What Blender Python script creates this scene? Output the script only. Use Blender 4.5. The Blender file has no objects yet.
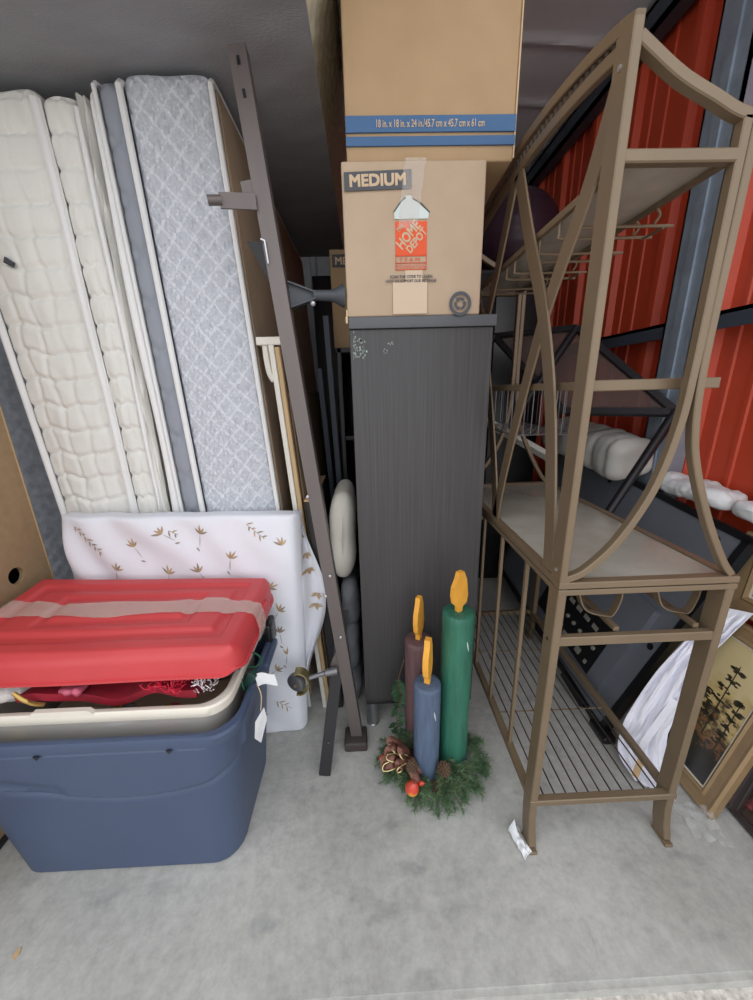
import bpy, math, random
import numpy as np
from math import sin, cos, pi, sqrt, exp, hypot
from mathutils import Vector, Matrix, noise

random.seed(7)
SC = bpy.context.scene
COL = SC.collection
V = Vector

# ---------------------------------------------------------------- materials
def lin(c):
    c = c / 255.0
    return c / 12.92 if c <= 0.04045 else ((c + 0.055) / 1.055) ** 2.4

def rgb(r, g, b):
    return (lin(r), lin(g), lin(b), 1.0)

class NT:
    """small node-tree helper"""
    def __init__(self, name):
        self.m = bpy.data.materials.new(name)
        self.m.use_nodes = True
        self.t = self.m.node_tree
        self.b = self.t.nodes['Principled BSDF']
        self.out = self.t.nodes['Material Output']
    def n(self, kind, **kw):
        nd = self.t.nodes.new(kind)
        for k, v in kw.items():
            if k in nd.inputs:
                nd.inputs[k].default_value = v
            else:
                setattr(nd, k, v)
        return nd
    def l(self, a, b):
        self.t.links.new(a, b)
    def coord(self, scale=(1, 1, 1)):
        tc = self.n('ShaderNodeTexCoord')
        mp = self.n('ShaderNodeMapping')
        mp.inputs['Scale'].default_value = scale
        self.l(tc.outputs['Object'], mp.inputs['Vector'])
        return mp.outputs['Vector']
    def noise(self, vec, scale=5.0, detail=4.0, rough=0.55):
        nd = self.n('ShaderNodeTexNoise')
        nd.inputs['Scale'].default_value = scale
        nd.inputs['Detail'].default_value = detail
        nd.inputs['Roughness'].default_value = rough
        if vec is not None:
            self.l(vec, nd.inputs['Vector'])
        return nd.outputs['Fac']
    def ramp(self, fac, stops):
        nd = self.n('ShaderNodeValToRGB')
        els = nd.color_ramp.elements
        while len(els) < len(stops):
            els.new(0.5)
        for e, (p, c) in zip(els, stops):
            e.position = p
            e.color = c
        self.l(fac, nd.inputs['Fac'])
        return nd.outputs['Color']
    def bump(self, fac, strength=0.3, dist=0.01):
        nd = self.n('ShaderNodeBump')
        nd.inputs['Strength'].default_value = strength
        nd.inputs['Distance'].default_value = dist
        self.l(fac, nd.inputs['Height'])
        self.l(nd.outputs['Normal'], self.b.inputs['Normal'])
    def mix(self, fac, a, b, mode='MIX'):
        nd = self.n('ShaderNodeMix', data_type='RGBA', blend_type=mode)
        if isinstance(fac, float):
            nd.inputs[0].default_value = fac
        else:
            self.l(fac, nd.inputs[0])
        for s, v in ((6, a), (7, b)):
            if isinstance(v, tuple):
                nd.inputs[s].default_value = v
            else:
                self.l(v, nd.inputs[s])
        return nd.outputs[2]

def mat(name, col, rough=0.6, metal=0.0, var=0.08, vscale=6.0, bump=0.0, bscale=60.0,
        stretch=(1, 1, 1), spec=0.5):
    """plain surface with a little procedural variation of its own colour"""
    k = NT(name)
    vec = k.coord(stretch)
    f = k.noise(vec, vscale, 5.0)
    c0 = tuple(max(0, v * (1 - var)) for v in col[:3]) + (1,)
    c1 = tuple(min(1, v * (1 + var)) for v in col[:3]) + (1,)
    k.l(k.ramp(f, [(0.3, c0), (0.7, c1)]), k.b.inputs['Base Color'])
    k.b.inputs['Roughness'].default_value = rough
    k.b.inputs['Metallic'].default_value = metal
    k.b.inputs['Specular IOR Level'].default_value = spec
    if bump:
        k.bump(k.noise(vec, bscale, 4.0), bump, 0.004)
    return k.m

M = {}
def make_materials():
    # concrete floor
    k = NT('concrete')
    v = k.coord()
    big = k.noise(v, 2.3, 6.0, 0.62)
    fine = k.noise(v, 38.0, 8.0, 0.7)
    base = k.ramp(big, [(0.28, rgb(158, 157, 151)), (0.5, rgb(180, 179, 174)), (0.75, rgb(194, 193, 188))])
    spk = k.ramp(fine, [(0.3, (0.72, 0.72, 0.72, 1)), (0.62, (1.05, 1.05, 1.05, 1))])
    c = k.mix(0.75, base, spk, 'MULTIPLY')
    st = k.noise(k.coord((1.0, 2.2, 1.0)), 6.5, 3.0, 0.5)
    stain = k.ramp(st, [(0.60, (1, 1, 1, 1)), (0.72, (0.74, 0.75, 0.77, 1))])
    c = k.mix(0.8, c, stain, 'MULTIPLY')
    vo = k.n('ShaderNodeTexVoronoi', feature='DISTANCE_TO_EDGE')
    vo.inputs['Scale'].default_value = 1.7
    wv = k.n('ShaderNodeVectorMath', operation='ADD')
    nz = k.n('ShaderNodeTexNoise')
    nz.inputs['Scale'].default_value = 5.0
    nz.inputs['Detail'].default_value = 6.0
    k.l(v, nz.inputs['Vector'])
    sc = k.n('ShaderNodeVectorMath', operation='SCALE')
    sc.inputs['Scale'].default_value = 0.35
    k.l(nz.outputs['Color'], sc.inputs[0])
    k.l(v, wv.inputs[0]); k.l(sc.outputs[0], wv.inputs[1])
    k.l(wv.outputs[0], vo.inputs['Vector'])
    crack = k.ramp(vo.outputs['Distance'], [(0.0, (0.72, 0.72, 0.72, 1)), (0.006, (1, 1, 1, 1))])
    c = k.mix(0.28, c, crack, 'MULTIPLY')
    k.l(c, k.b.inputs['Base Color'])
    k.b.inputs['Roughness'].default_value = 0.85
    k.bump(fine, 0.18, 0.003)
    M['concrete'] = k.m
    M['gravel'] = mat('gravel', rgb(192, 186, 178), 0.95, var=0.35, vscale=60, bump=0.8, bscale=90)
    M['red'] = mat('red_paint_steel', rgb(206, 74, 44), 0.5, var=0.07, vscale=3)
    M['pale_steel'] = mat('pale_wall_steel', rgb(176, 180, 184), 0.5, var=0.06)
    M['ceiling'] = mat('ceiling_insulation', rgb(236, 239, 246), 0.6, var=0.06, vscale=3, bump=0.3, bscale=14)
    M['beam'] = mat('dark_beam_steel', rgb(66, 72, 84), 0.55, var=0.1)
    M['galv'] = mat('galvanised_steel', rgb(150, 162, 176), 0.45, 0.3, var=0.14, vscale=14)
    # mattresses
    M['white_quilt'] = mat('white_quilt', rgb(226, 225, 220), 0.9, var=0.05, vscale=5, bump=0.25, bscale=160)
    M['white_piping'] = mat('white_piping', rgb(232, 232, 232), 0.8, var=0.03, bump=0.2, bscale=220)
    k = NT('grey_damask')
    v = k.coord()
    f = k.noise(v, 150.0, 3.0, 0.6)
    vo = k.n('ShaderNodeTexVoronoi')
    vo.inputs['Scale'].default_value = 75.0
    k.l(v, vo.inputs['Vector'])
    sp = k.ramp(vo.outputs['Distance'], [(0.10, rgb(236, 238, 244)), (0.32, rgb(190, 194, 203))])
    base = k.mix(0.5, sp, k.ramp(f, [(0.35, rgb(178, 182, 190)), (0.7, rgb(212, 215, 222))]))
    # woven diamond trellis: paler lines every 6.4 cm along both diagonals
    sx = k.n('ShaderNodeSeparateXYZ'); k.l(v, sx.inputs[0])
    wob = k.noise(v, 7.0, 2.0)
    wob2 = k.noise(v, 60.0, 3.0)
    def mt(op, a, b=None, c=None):
        nd = k.n('ShaderNodeMath', operation=op)
        for i, q in enumerate((a, b, c)):
            if q is None: continue
            if isinstance(q, (int, float)): nd.inputs[i].default_value = q
            else: k.l(q, nd.inputs[i])
        return nd.outputs[0]
    xs = mt('MULTIPLY', sx.outputs['X'], 1.05 / 0.064)
    zs = mt('MULTIPLY_ADD', sx.outputs['Z'], 0.95 / 0.064, mt('MULTIPLY', wob, 0.5))
    lines = []
    for op in ('ADD', 'SUBTRACT'):
        for sh, wd in ((0.0, 0.0), (0.07, 0.0)):
            t = mt('FRACT', mt('ADD', mt(op, xs, zs), mt('MULTIPLY_ADD', wob2, 0.22, 40.4 + sh)))
            lines.append(mt('ABSOLUTE', mt('SUBTRACT', t, 0.5)))
    mn = mt('MINIMUM', mt('MINIMUM', lines[0], lines[1]), mt('MINIMUM', lines[2], lines[3]))
    ln = k.ramp(mn, [(0.0, (0.55, 0.55, 0.55, 1)), (0.05, (0, 0, 0, 1))])
    base = k.mix(ln, base, rgb(236, 238, 243))
    k.l(base, k.b.inputs['Base Color'])
    k.b.inputs['Roughness'].default_value = 0.75
    k.bump(f, 0.35, 0.003)
    M['grey_damask'] = k.m
    M['grey_band'] = mat('grey_band_fabric', rgb(146, 151, 161), 0.8, var=0.05, bump=0.2, bscale=220)
    M['dark_damask'] = mat('dark_grey_damask', rgb(132, 135, 142), 0.85, var=0.25, vscale=26, bump=0.4, bscale=70)
    M['brown_fabric'] = mat('brown_felt', rgb(168, 146, 124), 0.95, var=0.1, vscale=8, bump=0.3, bscale=120)
    M['dust_cover'] = mat('grey_dust_cover', rgb(150, 152, 157), 0.95, var=0.08, vscale=5, bump=0.35, bscale=110, stretch=(1, 3, 1))
    M['cream_quilt'] = mat('cream_quilt', rgb(206, 200, 178), 0.9, var=0.05, bump=0.3, bscale=120)
    M['sheet'] = mat('white_sheet', rgb(228, 230, 238), 0.85, var=0.03, bump=0.2, bscale=300)
    M['leaf_print'] = mat('brown_leaf_print', rgb(184, 158, 126), 0.85, var=0.3, vscale=60)
    M['leaf_print2'] = mat('dark_leaf_print', rgb(150, 136, 122), 0.85, var=0.2, vscale=60)
    # boards
    M['hardboard'] = mat('hardboard', rgb(160, 134, 102), 0.8, var=0.08, vscale=40, bump=0.15, bscale=260)
    M['board_edge'] = mat('pale_board_edge', rgb(186, 158, 116), 0.8, var=0.08, vscale=40)
    M['white_paint'] = mat('white_painted_wood', rgb(226, 222, 212), 0.5, var=0.03)
    M['tan_wood'] = mat('tan_wood', rgb(196, 166, 124), 0.7, var=0.12, vscale=18, stretch=(6, 6, 0.6))
    M['brown_wood'] = mat('brown_stained_wood', rgb(126, 104, 82), 0.6, var=0.15, vscale=14, stretch=(6, 6, 0.6))
    M['dark_wood'] = mat('dark_wood', rgb(42, 40, 42), 0.5, var=0.12, vscale=14, stretch=(6, 6, 0.6))
    k = NT('black_brown_veneer')
    v = k.coord((90, 6, 1.2))
    f = k.noise(v, 2.2, 6.0, 0.65)
    k.l(k.ramp(f, [(0.3, rgb(58, 56, 57)), (0.52, rgb(66, 64, 65)), (0.74, rgb(76, 75, 76))]), k.b.inputs['Base Color'])
    k.b.inputs['Roughness'].default_value = 0.5
    k.bump(f, 0.12, 0.002)
    M['veneer'] = k.m
    M['veneer_edge'] = mat('smooth_black_brown', rgb(84, 86, 91), 0.42, var=0.04)
    M['plinth'] = mat('black_plinth', rgb(34, 33, 35), 0.5)
    M['scuff'] = mat('pale_paint_scuff', rgb(150, 160, 156), 0.9, var=0.2, vscale=80)
    # cardboard
    k = NT('cardboard')
    v = k.coord()
    f = k.noise(k.coord(), 9.0, 4.0)
    k.l(k.ramp(f, [(0.3, rgb(180, 158, 134)), (0.7, rgb(187, 165, 142))]), k.b.inputs['Base Color'])
    k.b.inputs['Roughness'].default_value = 0.85
    M['card'] = k.m
    k = NT('brown_cardboard')
    f = k.noise(k.coord(), 9.0, 4.0)
    k.l(k.ramp(f, [(0.3, rgb(172, 144, 110)), (0.7, rgb(179, 151, 117))]), k.b.inputs['Base Color'])
    k.b.inputs['Roughness'].default_value = 0.85
    M['card2'] = k.m
    M['card_light'] = mat('pale_cardboard', rgb(206, 184, 160), 0.6, var=0.03)
    M['card_edge'] = mat('cardboard_edge', rgb(206, 182, 150), 0.85)
    M['print_grey'] = mat('grey_box_print', rgb(84, 86, 92), 0.8, var=0.06)
    M['print_blue'] = mat('blue_box_print', rgb(72, 106, 146), 0.8, var=0.05)
    M['print_orange'] = mat('orange_box_print', rgb(226, 92, 56), 0.8, var=0.05)
    M['print_tan'] = mat('tan_box_print', rgb(206, 182, 152), 0.85, var=0.03)
    M['print_white'] = mat('white_box_print', rgb(206, 216, 214), 0.8, var=0.05)
    # metal
    M['rail'] = mat('brown_grey_enamel', rgb(110, 102, 100), 0.45, 0.35, var=0.08, vscale=12, stretch=(1, 1, 0.2))
    M['black_metal'] = mat('black_enamel', rgb(34, 33, 37), 0.4, 0.3, var=0.1)
    M['dark_plastic'] = mat('dark_grey_plastic', rgb(66, 69, 76), 0.5, var=0.08)
    M['foot_plastic'] = mat('brown_black_plastic', rgb(64, 56, 54), 0.6, var=0.1)
    M['zinc'] = mat('zinc_bolt', rgb(196, 198, 202), 0.3, 0.8)
    M['brass'] = mat('worn_brass', rgb(150, 138, 98), 0.35, 0.7, var=0.25, vscale=40)
    M['steel_grey'] = mat('grey_steel', rgb(120, 120, 122), 0.35, 0.6, var=0.1)
    M['rack'] = mat('champagne_enamel', rgb(120, 103, 82), 0.42, 0.2, var=0.06, vscale=10)
    M['rack_dark'] = mat('bronze_wire', rgb(72, 62, 54), 0.45, 0.4, var=0.08)
    M['silver_leg'] = mat('satin_silver', rgb(160, 162, 164), 0.3, 0.8)
    # plastics
    M['bin_blue'] = mat('navy_plastic', rgb(67, 81, 108), 0.42, var=0.05, vscale=4, bump=0.06, bscale=90)
    M['lid_red'] = mat('red_plastic', rgb(198, 66, 70), 0.42, var=0.04, vscale=5, bump=0.08, bscale=120)
    M['tote_rim'] = mat('milky_rim', rgb(226, 219, 206), 0.45, var=0.04)
    k = NT('milky_plastic')
    k.b.inputs['Base Color'].default_value = rgb(232, 228, 220)
    k.b.inputs['Roughness'].default_value = 0.25
    k.b.inputs['Alpha'].default_value = 0.5
    M['tote_clear'] = k.m
    k = NT('packing_tape')
    k.b.inputs['Base Color'].default_value = rgb(226, 214, 204)
    k.b.inputs['Roughness'].default_value = 0.22
    k.b.inputs['Alpha'].default_value = 0.30
    k.bump(k.noise(k.coord((3, 20, 3)), 16.0, 3.0), 0.35, 0.004)
    M['tape'] = k.m
    k = NT('clear_box_tape')
    k.b.inputs['Base Color'].default_value = rgb(236, 228, 220)
    k.b.inputs['Roughness'].default_value = 0.16
    k.b.inputs['Alpha'].default_value = 0.14
    k.bump(k.noise(k.coord((30, 30, 6)), 5.0, 3.0), 0.5, 0.006)
    M['box_tape'] = k.m
    k = NT('clear_film')
    k.b.inputs['Base Color'].default_value = rgb(236, 238, 240)
    k.b.inputs['Roughness'].default_value = 0.12
    k.b.inputs['Alpha'].default_value = 0.10
    k.bump(k.noise(k.coord(), 34.0, 4.0), 0.6, 0.006)
    M['film'] = k.m
    # Christmas things
    M['velvet_red'] = mat('red_velvet', rgb(150, 24, 44), 0.8, var=0.25, vscale=25)
    M['tinsel_red'] = mat('red_tinsel', rgb(206, 40, 66), 0.3, 0.3, var=0.3, vscale=60)
    M['bead_silver'] = mat('silver_bead', rgb(214, 206, 210), 0.2, 0.7)
    M['fur_white'] = mat('white_fur', rgb(206, 200, 196), 0.95, var=0.15, vscale=50, bump=0.5, bscale=120)
    M['pink'] = mat('dusky_pink_foil', rgb(190, 90, 112), 0.4, 0.2, var=0.15)
    M['gold'] = mat('gold_foil', rgb(196, 160, 92), 0.3, 0.6, var=0.2)
    M['green_wire'] = mat('green_wire', rgb(26, 84, 58), 0.5)
    M['green_plug'] = mat('dark_green_plug', rgb(34, 66, 58), 0.45)
    M['paper'] = mat('white_paper', rgb(228, 230, 232), 0.85, var=0.05, vscale=30)
    M['wax_green'] = mat('green_wax', rgb(48, 108, 88), 0.5, var=0.2, vscale=16, bump=0.8, bscale=40, stretch=(3, 3, 0.5))
    M['wax_blue'] = mat('slate_blue_wax', rgb(84, 100, 124), 0.55, var=0.2, vscale=16, bump=0.8, bscale=40, stretch=(3, 3, 0.5))
    M['wax_plum'] = mat('plum_brown_wax', rgb(104, 76, 78), 0.55, var=0.2, vscale=16, bump=0.8, bscale=40, stretch=(3, 3, 0.5))
    M['flame'] = mat('orange_painted_wood', rgb(234, 168, 62), 0.55, var=0.08, vscale=24)
    k = NT('fir_needles')
    f = k.noise(k.coord(), 34.0, 3.0)
    k.l(k.ramp(f, [(0.3, rgb(58, 88, 60)), (0.55, rgb(88, 120, 82)), (0.75, rgb(126, 150, 106))]), k.b.inputs['Base Color'])
    k.b.inputs['Roughness'].default_value = 0.6
    M['needles'] = k.m
    M['leaf'] = mat('dark_green_leaf', rgb(52, 82, 54), 0.45, var=0.2, vscale=40)
    M['twig'] = mat('brown_twig', rgb(92, 70, 52), 0.8)
    M['ribbon_red'] = mat('burgundy_ribbon', rgb(104, 66, 54), 0.35, 0.45, var=0.4, vscale=50)
    M['ribbon_gold'] = mat('gold_ribbon_edge', rgb(206, 190, 140), 0.25, 0.7)
    k = NT('blushed_fruit')
    tc = k.coord()
    sx = k.n('ShaderNodeSeparateXYZ'); k.l(tc, sx.inputs[0])
    f = k.noise(tc, 30.0, 3.0)
    ad = k.n('ShaderNodeMath', operation='MULTIPLY_ADD')
    ad.inputs[1].default_value = 14.0; ad.inputs[2].default_value = -0.92
    k.l(sx.outputs['Z'], ad.inputs[0])
    a2 = k.n('ShaderNodeMath', operation='ADD'); k.l(ad.outputs[0], a2.inputs[0]); k.l(f, a2.inputs[1])
    k.l(k.ramp(a2.outputs[0], [(0.35, rgb(226, 186, 70)), (0.62, rgb(214, 70, 48)), (1.0, rgb(206, 84, 70))]), k.b.inputs['Base Color'])
    k.b.inputs['Roughness'].default_value = 0.3
    M['fruit'] = k.m
    # right-hand clutter
    M['tv'] = mat('black_tv_shell', rgb(104, 108, 116), 0.38, var=0.06, vscale=4)
    M['tv_dark'] = mat('black_tv_trim', rgb(24, 25, 28), 0.35)
    M['port'] = mat('port_metal', rgb(196, 192, 180), 0.35, 0.6)
    M['cloth_white'] = mat('white_cotton', rgb(234, 234, 244), 0.85, var=0.03, bump=0.2, bscale=90)
    M['pad_white'] = mat('padded_canvas', rgb(188, 186, 180), 0.9, var=0.08, vscale=9, bump=0.3, bscale=70)
    M['pillow'] = mat('cream_pillow', rgb(204, 200, 190), 0.9, var=0.05, bump=0.3, bscale=60)
    M['grey_bundle'] = mat('grey_fleece', rgb(112, 114, 118), 0.95, var=0.2, vscale=12, bump=0.4, bscale=40)
    M['gold_frame'] = mat('antique_gold_frame', rgb(158, 132, 98), 0.5, 0.2, var=0.08, vscale=20)
    M['mat_white'] = mat('ivory_mount', rgb(226, 222, 206), 0.8, var=0.02)
    M['black_frame'] = mat('dark_frame', rgb(58, 50, 48), 0.5)
    M['ball'] = mat('aubergine_vinyl', rgb(66, 44, 58), 0.45, var=0.08)
    k = NT('smoky_glass')
    k.b.inputs['Base Color'].default_value = rgb(96, 80, 76)
    k.b.inputs['Roughness'].default_value = 0.12
    k.b.inputs['Alpha'].default_value = 0.55
    M['smoky_glass'] = k.m
    k = NT('dusty_glass')
    f = k.noise(k.coord(), 9.0, 5.0)
    k.l(k.ramp(f, [(0.3, rgb(168, 166, 154)), (0.7, rgb(190, 187, 175))]), k.b.inputs['Base Color'])
    k.b.inputs['Roughness'].default_value = 0.14
    k.b.inputs['Alpha'].default_value = 0.72
    M['dusty_glass'] = k.m
    # pictures
    def picture(name, cols, scale, seedoff):
        k = NT(name)
        v = k.coord()
        n1 = k.noise(v, scale, 6.0, 0.65)
        sx = k.n('ShaderNodeSeparateXYZ'); k.l(v, sx.inputs[0])
        a = k.n('ShaderNodeMath', operation='MULTIPLY_ADD')
        a.inputs[1].default_value = 1.5; a.inputs[2].default_value = seedoff
        k.l(sx.outputs['Z'], a.inputs[0])
        b = k.n('ShaderNodeMath', operation='ADD')
        k.l(a.outputs[0], b.inputs[0])
        c = k.n('ShaderNodeMath', operation='MULTIPLY'); c.inputs[1].default_value = 0.75
        k.l(n1, c.inputs[0]); k.l(c.outputs[0], b.inputs[1])
        k.l(k.ramp(b.outputs[0], cols), k.b.inputs['Base Color'])
        k.b.inputs['Roughness'].default_value = 0.25
        return k.m
    M['landscape'] = picture('landscape_print', [(0.30, rgb(40, 44, 44)), (0.62, rgb(58, 54, 46)), (0.69, rgb(140, 96, 60)),
                                                 (0.73, rgb(88, 74, 54)), (0.82, rgb(206, 180, 122)), (0.95, rgb(216, 198, 150))], 13.0, 0.0)
    M['floral_dark'] = picture('dark_still_life', [(0.3, rgb(42, 36, 36)), (0.5, rgb(74, 60, 54)), (0.62, rgb(56, 46, 44)),
                                                   (0.72, rgb(150, 76, 76)), (0.80, rgb(120, 110, 84)), (0.95, rgb(60, 54, 50))], 22.0, 0.1)
    M['seascape'] = picture('blue_seascape', [(0.4, rgb(70, 96, 92)), (0.7, rgb(120, 150, 152)), (0.9, rgb(82, 122, 170)), (1.0, rgb(110, 150, 192))], 9.0, 0.0)
    M['tree_ink'] = mat('dark_tree_paint', rgb(64, 58, 44), 0.6)

# ---------------------------------------------------------------- mesh builder
BASE = {}
XFORM = None
class MB:
    def __init__(self):
        self.v = []; self.f = []; self.mi = []
    def add(self, vs, fs, mi=0):
        o = len(self.v)
        self.v.extend([tuple(p) for p in vs])
        self.f.extend([tuple(i + o for i in f) for f in fs])
        self.mi.extend([mi] * len(fs))
        return self
    # ---- primitives
    def box(self, lo, hi, mi=0, b=0.0):
        if b > 0:
            return self.rbox(lo, hi, b, mi=mi, n=(1, 1, 1), k=2)
        x0, y0, z0 = lo; x1, y1, z1 = hi
        vs = [(x0, y0, z0), (x1, y0, z0), (x1, y1, z0), (x0, y1, z0), (x0, y0, z1), (x1, y0, z1), (x1, y1, z1), (x0, y1, z1)]
        fs = [(0, 3, 2, 1), (4, 5, 6, 7), (0, 1, 5, 4), (1, 2, 6, 5), (2, 3, 7, 6), (3, 0, 4, 7)]
        return self.add(vs, fs, mi)
    def rbox(self, lo, hi, r, n=(1, 1, 1), k=3, disp=None, mi=0, xf=None):
        """box with rounded edges on a lattice; disp(p, nrm) -> offset along nrm; xf maps the final point"""
        lo = np.array(lo, float); hi = np.array(hi, float)
        if not hasattr(r, '__len__'):
            r = (r, r, r)
        ax = []
        for a in range(3):
            ra = min(r[a], (hi[a] - lo[a]) * 0.499)
            e = [lo[a] + ra * (1 - cos(i / k * pi / 2)) for i in range(k)]
            m = list(np.linspace(lo[a] + ra, hi[a] - ra, max(1, n[a]) + 1))
            e2 = [hi[a] - ra * (1 - cos(i / k * pi / 2)) for i in range(k)][::-1]
            ax.append(e + m + e2)
        N = [len(a) for a in ax]
        idx = {}; vs = []; fs = []
        rr = np.array([min(r[a], (hi[a] - lo[a]) * 0.499) for a in range(3)])
        def vid(i, j, l):
            key = (i, j, l)
            if key in idx:
                return idx[key]
            p = np.array([ax[0][i], ax[1][j], ax[2][l]])
            q = np.minimum(np.maximum(p, lo + rr), hi - rr)
            d = (p - q) / rr
            # on the box surface: map to the ellipsoid corner
            L = np.linalg.norm(d)
            if L > 1e-9:
                dd = d / L
                m = np.max(np.abs(d))
                p2 = q + rr * dd * m
                nrm = dd
            else:
                p2 = p; nrm = np.array([0, 0, 1.0])
            if disp is not None:
                p2 = p2 + nrm * disp(p2, nrm)
            if xf is not None:
                p2 = xf(p2)
            idx[key] = len(vs); vs.append(tuple(p2))
            return idx[key]
        A, B, C = N[0] - 1, N[1] - 1, N[2] - 1
        for i in range(A):
            for j in range(B):
                fs.append((vid(i, j, 0), vid(i, j + 1, 0), vid(i + 1, j + 1, 0), vid(i + 1, j, 0)))
                fs.append((vid(i, j, C), vid(i + 1, j, C), vid(i + 1, j + 1, C), vid(i, j + 1, C)))
        for i in range(A):
            for l in range(C):
                fs.append((vid(i, 0, l), vid(i + 1, 0, l), vid(i + 1, 0, l + 1), vid(i, 0, l + 1)))
                fs.append((vid(i, B, l), vid(i, B, l + 1), vid(i + 1, B, l + 1), vid(i + 1, B, l)))
        for j in range(B):
            for l in range(C):
                fs.append((vid(0, j, l), vid(0, j, l + 1), vid(0, j + 1, l + 1), vid(0, j + 1, l)))
                fs.append((vid(A, j, l), vid(A, j + 1, l), vid(A, j + 1, l + 1), vid(A, j, l + 1)))
        return self.add(vs, fs, mi)
    def obox(self, p0, p1, w, d, up=(0, 0, 1), mi=0):
        """rectangular bar from p0 to p1: w along side axis, d along the other"""
        return self.sweep([p0, p1], w, d, up, mi)
    def sweep(self, path, w, d, nrm, mi=0, chamfer=0.12):
        """rectangular section swept along a path lying in a plane with normal nrm; w in plane, d along nrm"""
        path = [V(p) for p in path]
        nrm = V(nrm).normalized()
        c = min(w, d) * chamfer
        prof = [(-w / 2 + c, -d / 2), (w / 2 - c, -d / 2), (w / 2, -d / 2 + c), (w / 2, d / 2 - c),
                (w / 2 - c, d / 2), (-w / 2 + c, d / 2), (-w / 2, d / 2 - c), (-w / 2, -d / 2 + c)]
        vs = []; fs = []
        n = len(path)
        for i, p in enumerate(path):
            if i == 0: t = path[1] - p
            elif i == n - 1: t = p - path[i - 1]
            else:
                t = (path[i + 1] - p).normalized() + (p - path[i - 1]).normalized()
            t.normalize()
            s = nrm.cross(t)
            if s.length < 1e-6:
                s = V((1, 0, 0)).cross(t)
            s.normalize()
            m = t.cross(s).normalized()
            k = 1.0
            if 0 < i < n - 1:
                cs = max(0.5, t.dot((path[i + 1] - p).normalized()))
                k = 1 / cs
            for a, b in prof:
                vs.append(p + s * (a * k) + m * b)
        q = len(prof)
        for i in range(n - 1):
            for j in range(q):
                a = i * q + j; b = i * q + (j + 1) % q
                fs.append((a, b, b + q, a + q))
        fs.append(tuple(range(q))[::-1])
        fs.append(tuple(range((n - 1) * q, n * q)))
        return self.add(vs, fs, mi)
    def tube(self, path, r, n=8, closed=False, mi=0, caps=True):
        path = [V(p) for p in path]
        N = len(path)
        rs = r if hasattr(r, '__len__') else [r] * N
        vs = []; fs = []
        prev = None
        for i, p in enumerate(path):
            if closed:
                t = path[(i + 1) % N] - path[i - 1]
            else:
                t = path[min(i + 1, N - 1)] - path[max(i - 1, 0)]
            if t.length < 1e-9: t = V((0, 0, 1))
            t.normalize()
            if prev is None:
                a = V((0, 0, 1)) if abs(t.z) < 0.9 else V((1, 0, 0))
                s = t.cross(a).normalized()
            else:
                s = (prev - t * prev.dot(t))
                if s.length < 1e-6: s = t.orthogonal()
                s.normalize()
            prev = s
            u = t.cross(s)
            for j in range(n):
                a = 2 * pi * j / n
                vs.append(p + (s * cos(a) + u * sin(a)) * rs[i])
        for i in range(N if closed else N - 1):
            for j in range(n):
                a = i * n + j; b = i * n + (j + 1) % n
                c = ((i + 1) % N) * n
                fs.append((a, b, c + (j + 1) % n, c + j))
        if caps and not closed:
            fs.append(tuple(range(n))[::-1])
            fs.append(tuple(range((N - 1) * n, N * n)))
        return self.add(vs, fs, mi)
    def grid(self, fn, nu, nv, mi=0, flip=False):
        vs = [fn(i / nu, j / nv) for i in range(nu + 1) for j in range(nv + 1)]
        fs = []
        for i in range(nu):
            for j in range(nv):
                a = i * (nv + 1) + j
                q = (a, a + nv + 1, a + nv + 2, a + 1)
                fs.append(q[::-1] if flip else q)
        return self.add(vs, fs, mi)
    def shell(self, fn, nu, nv, th, mi=0):
        """a thin two-sided sheet: fn(u,v)->Vector, thickness th along its normal"""
        P = [[V(fn(i / nu, j / nv)) for j in range(nv + 1)] for i in range(nu + 1)]
        vs = []; fs = []
        def nr(i, j):
            a = P[min(i + 1, nu)][j] - P[max(i - 1, 0)][j]
            b = P[i][min(j + 1, nv)] - P[i][max(j - 1, 0)]
            c = a.cross(b)
            return c.normalized() if c.length > 1e-12 else V((0, 0, 1))
        W = nv + 1; T = (nu + 1) * W
        for s in (0, 1):
            for i in range(nu + 1):
                for j in range(nv + 1):
                    vs.append(P[i][j] + nr(i, j) * (th if s else 0))
        for i in range(nu):
            for j in range(nv):
                a = i * W + j
                fs.append((a, a + 1, a + W + 1, a + W))
                fs.append((a + T, a + W + T, a + W + 1 + T, a + 1 + T))
        for i in range(nu):
            for j in (0, nv):
                a = i * W + j
                q = (a, a + W, a + W + T, a + T)
                fs.append(q if j == 0 else q[::-1])
        for j in range(nv):
            for i in (0, nu):
                a = i * W + j
                q = (a, a + T, a + 1 + T, a + 1)
                fs.append(q if i == 0 else q[::-1])
        return self.add(vs, fs, mi)
    def lathe(self, prof, c=(0, 0, 0), n=24, mi=0, axis=None):
        """prof: list of (r,h). axis None = +Z"""
        vs = []; fs = []
        if axis is None:
            R = Matrix.Identity(3)
        else:
            R = V((0, 0, 1)).rotation_difference(V(axis)).to_matrix()
        for r, h in prof:
            for j in range(n):
                a = 2 * pi * j / n
                vs.append(V(c) + R @ V((r * cos(a), r * sin(a), h)))
        for i in range(len(prof) - 1):
            for j in range(n):
                a = i * n + j; b = i * n + (j + 1) % n
                fs.append((a, b, b + n, a + n))
        fs.append(tuple(range(n))[::-1])
        fs.append(tuple(range((len(prof) - 1) * n, len(prof) * n)))
        return self.add(vs, fs, mi)
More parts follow.
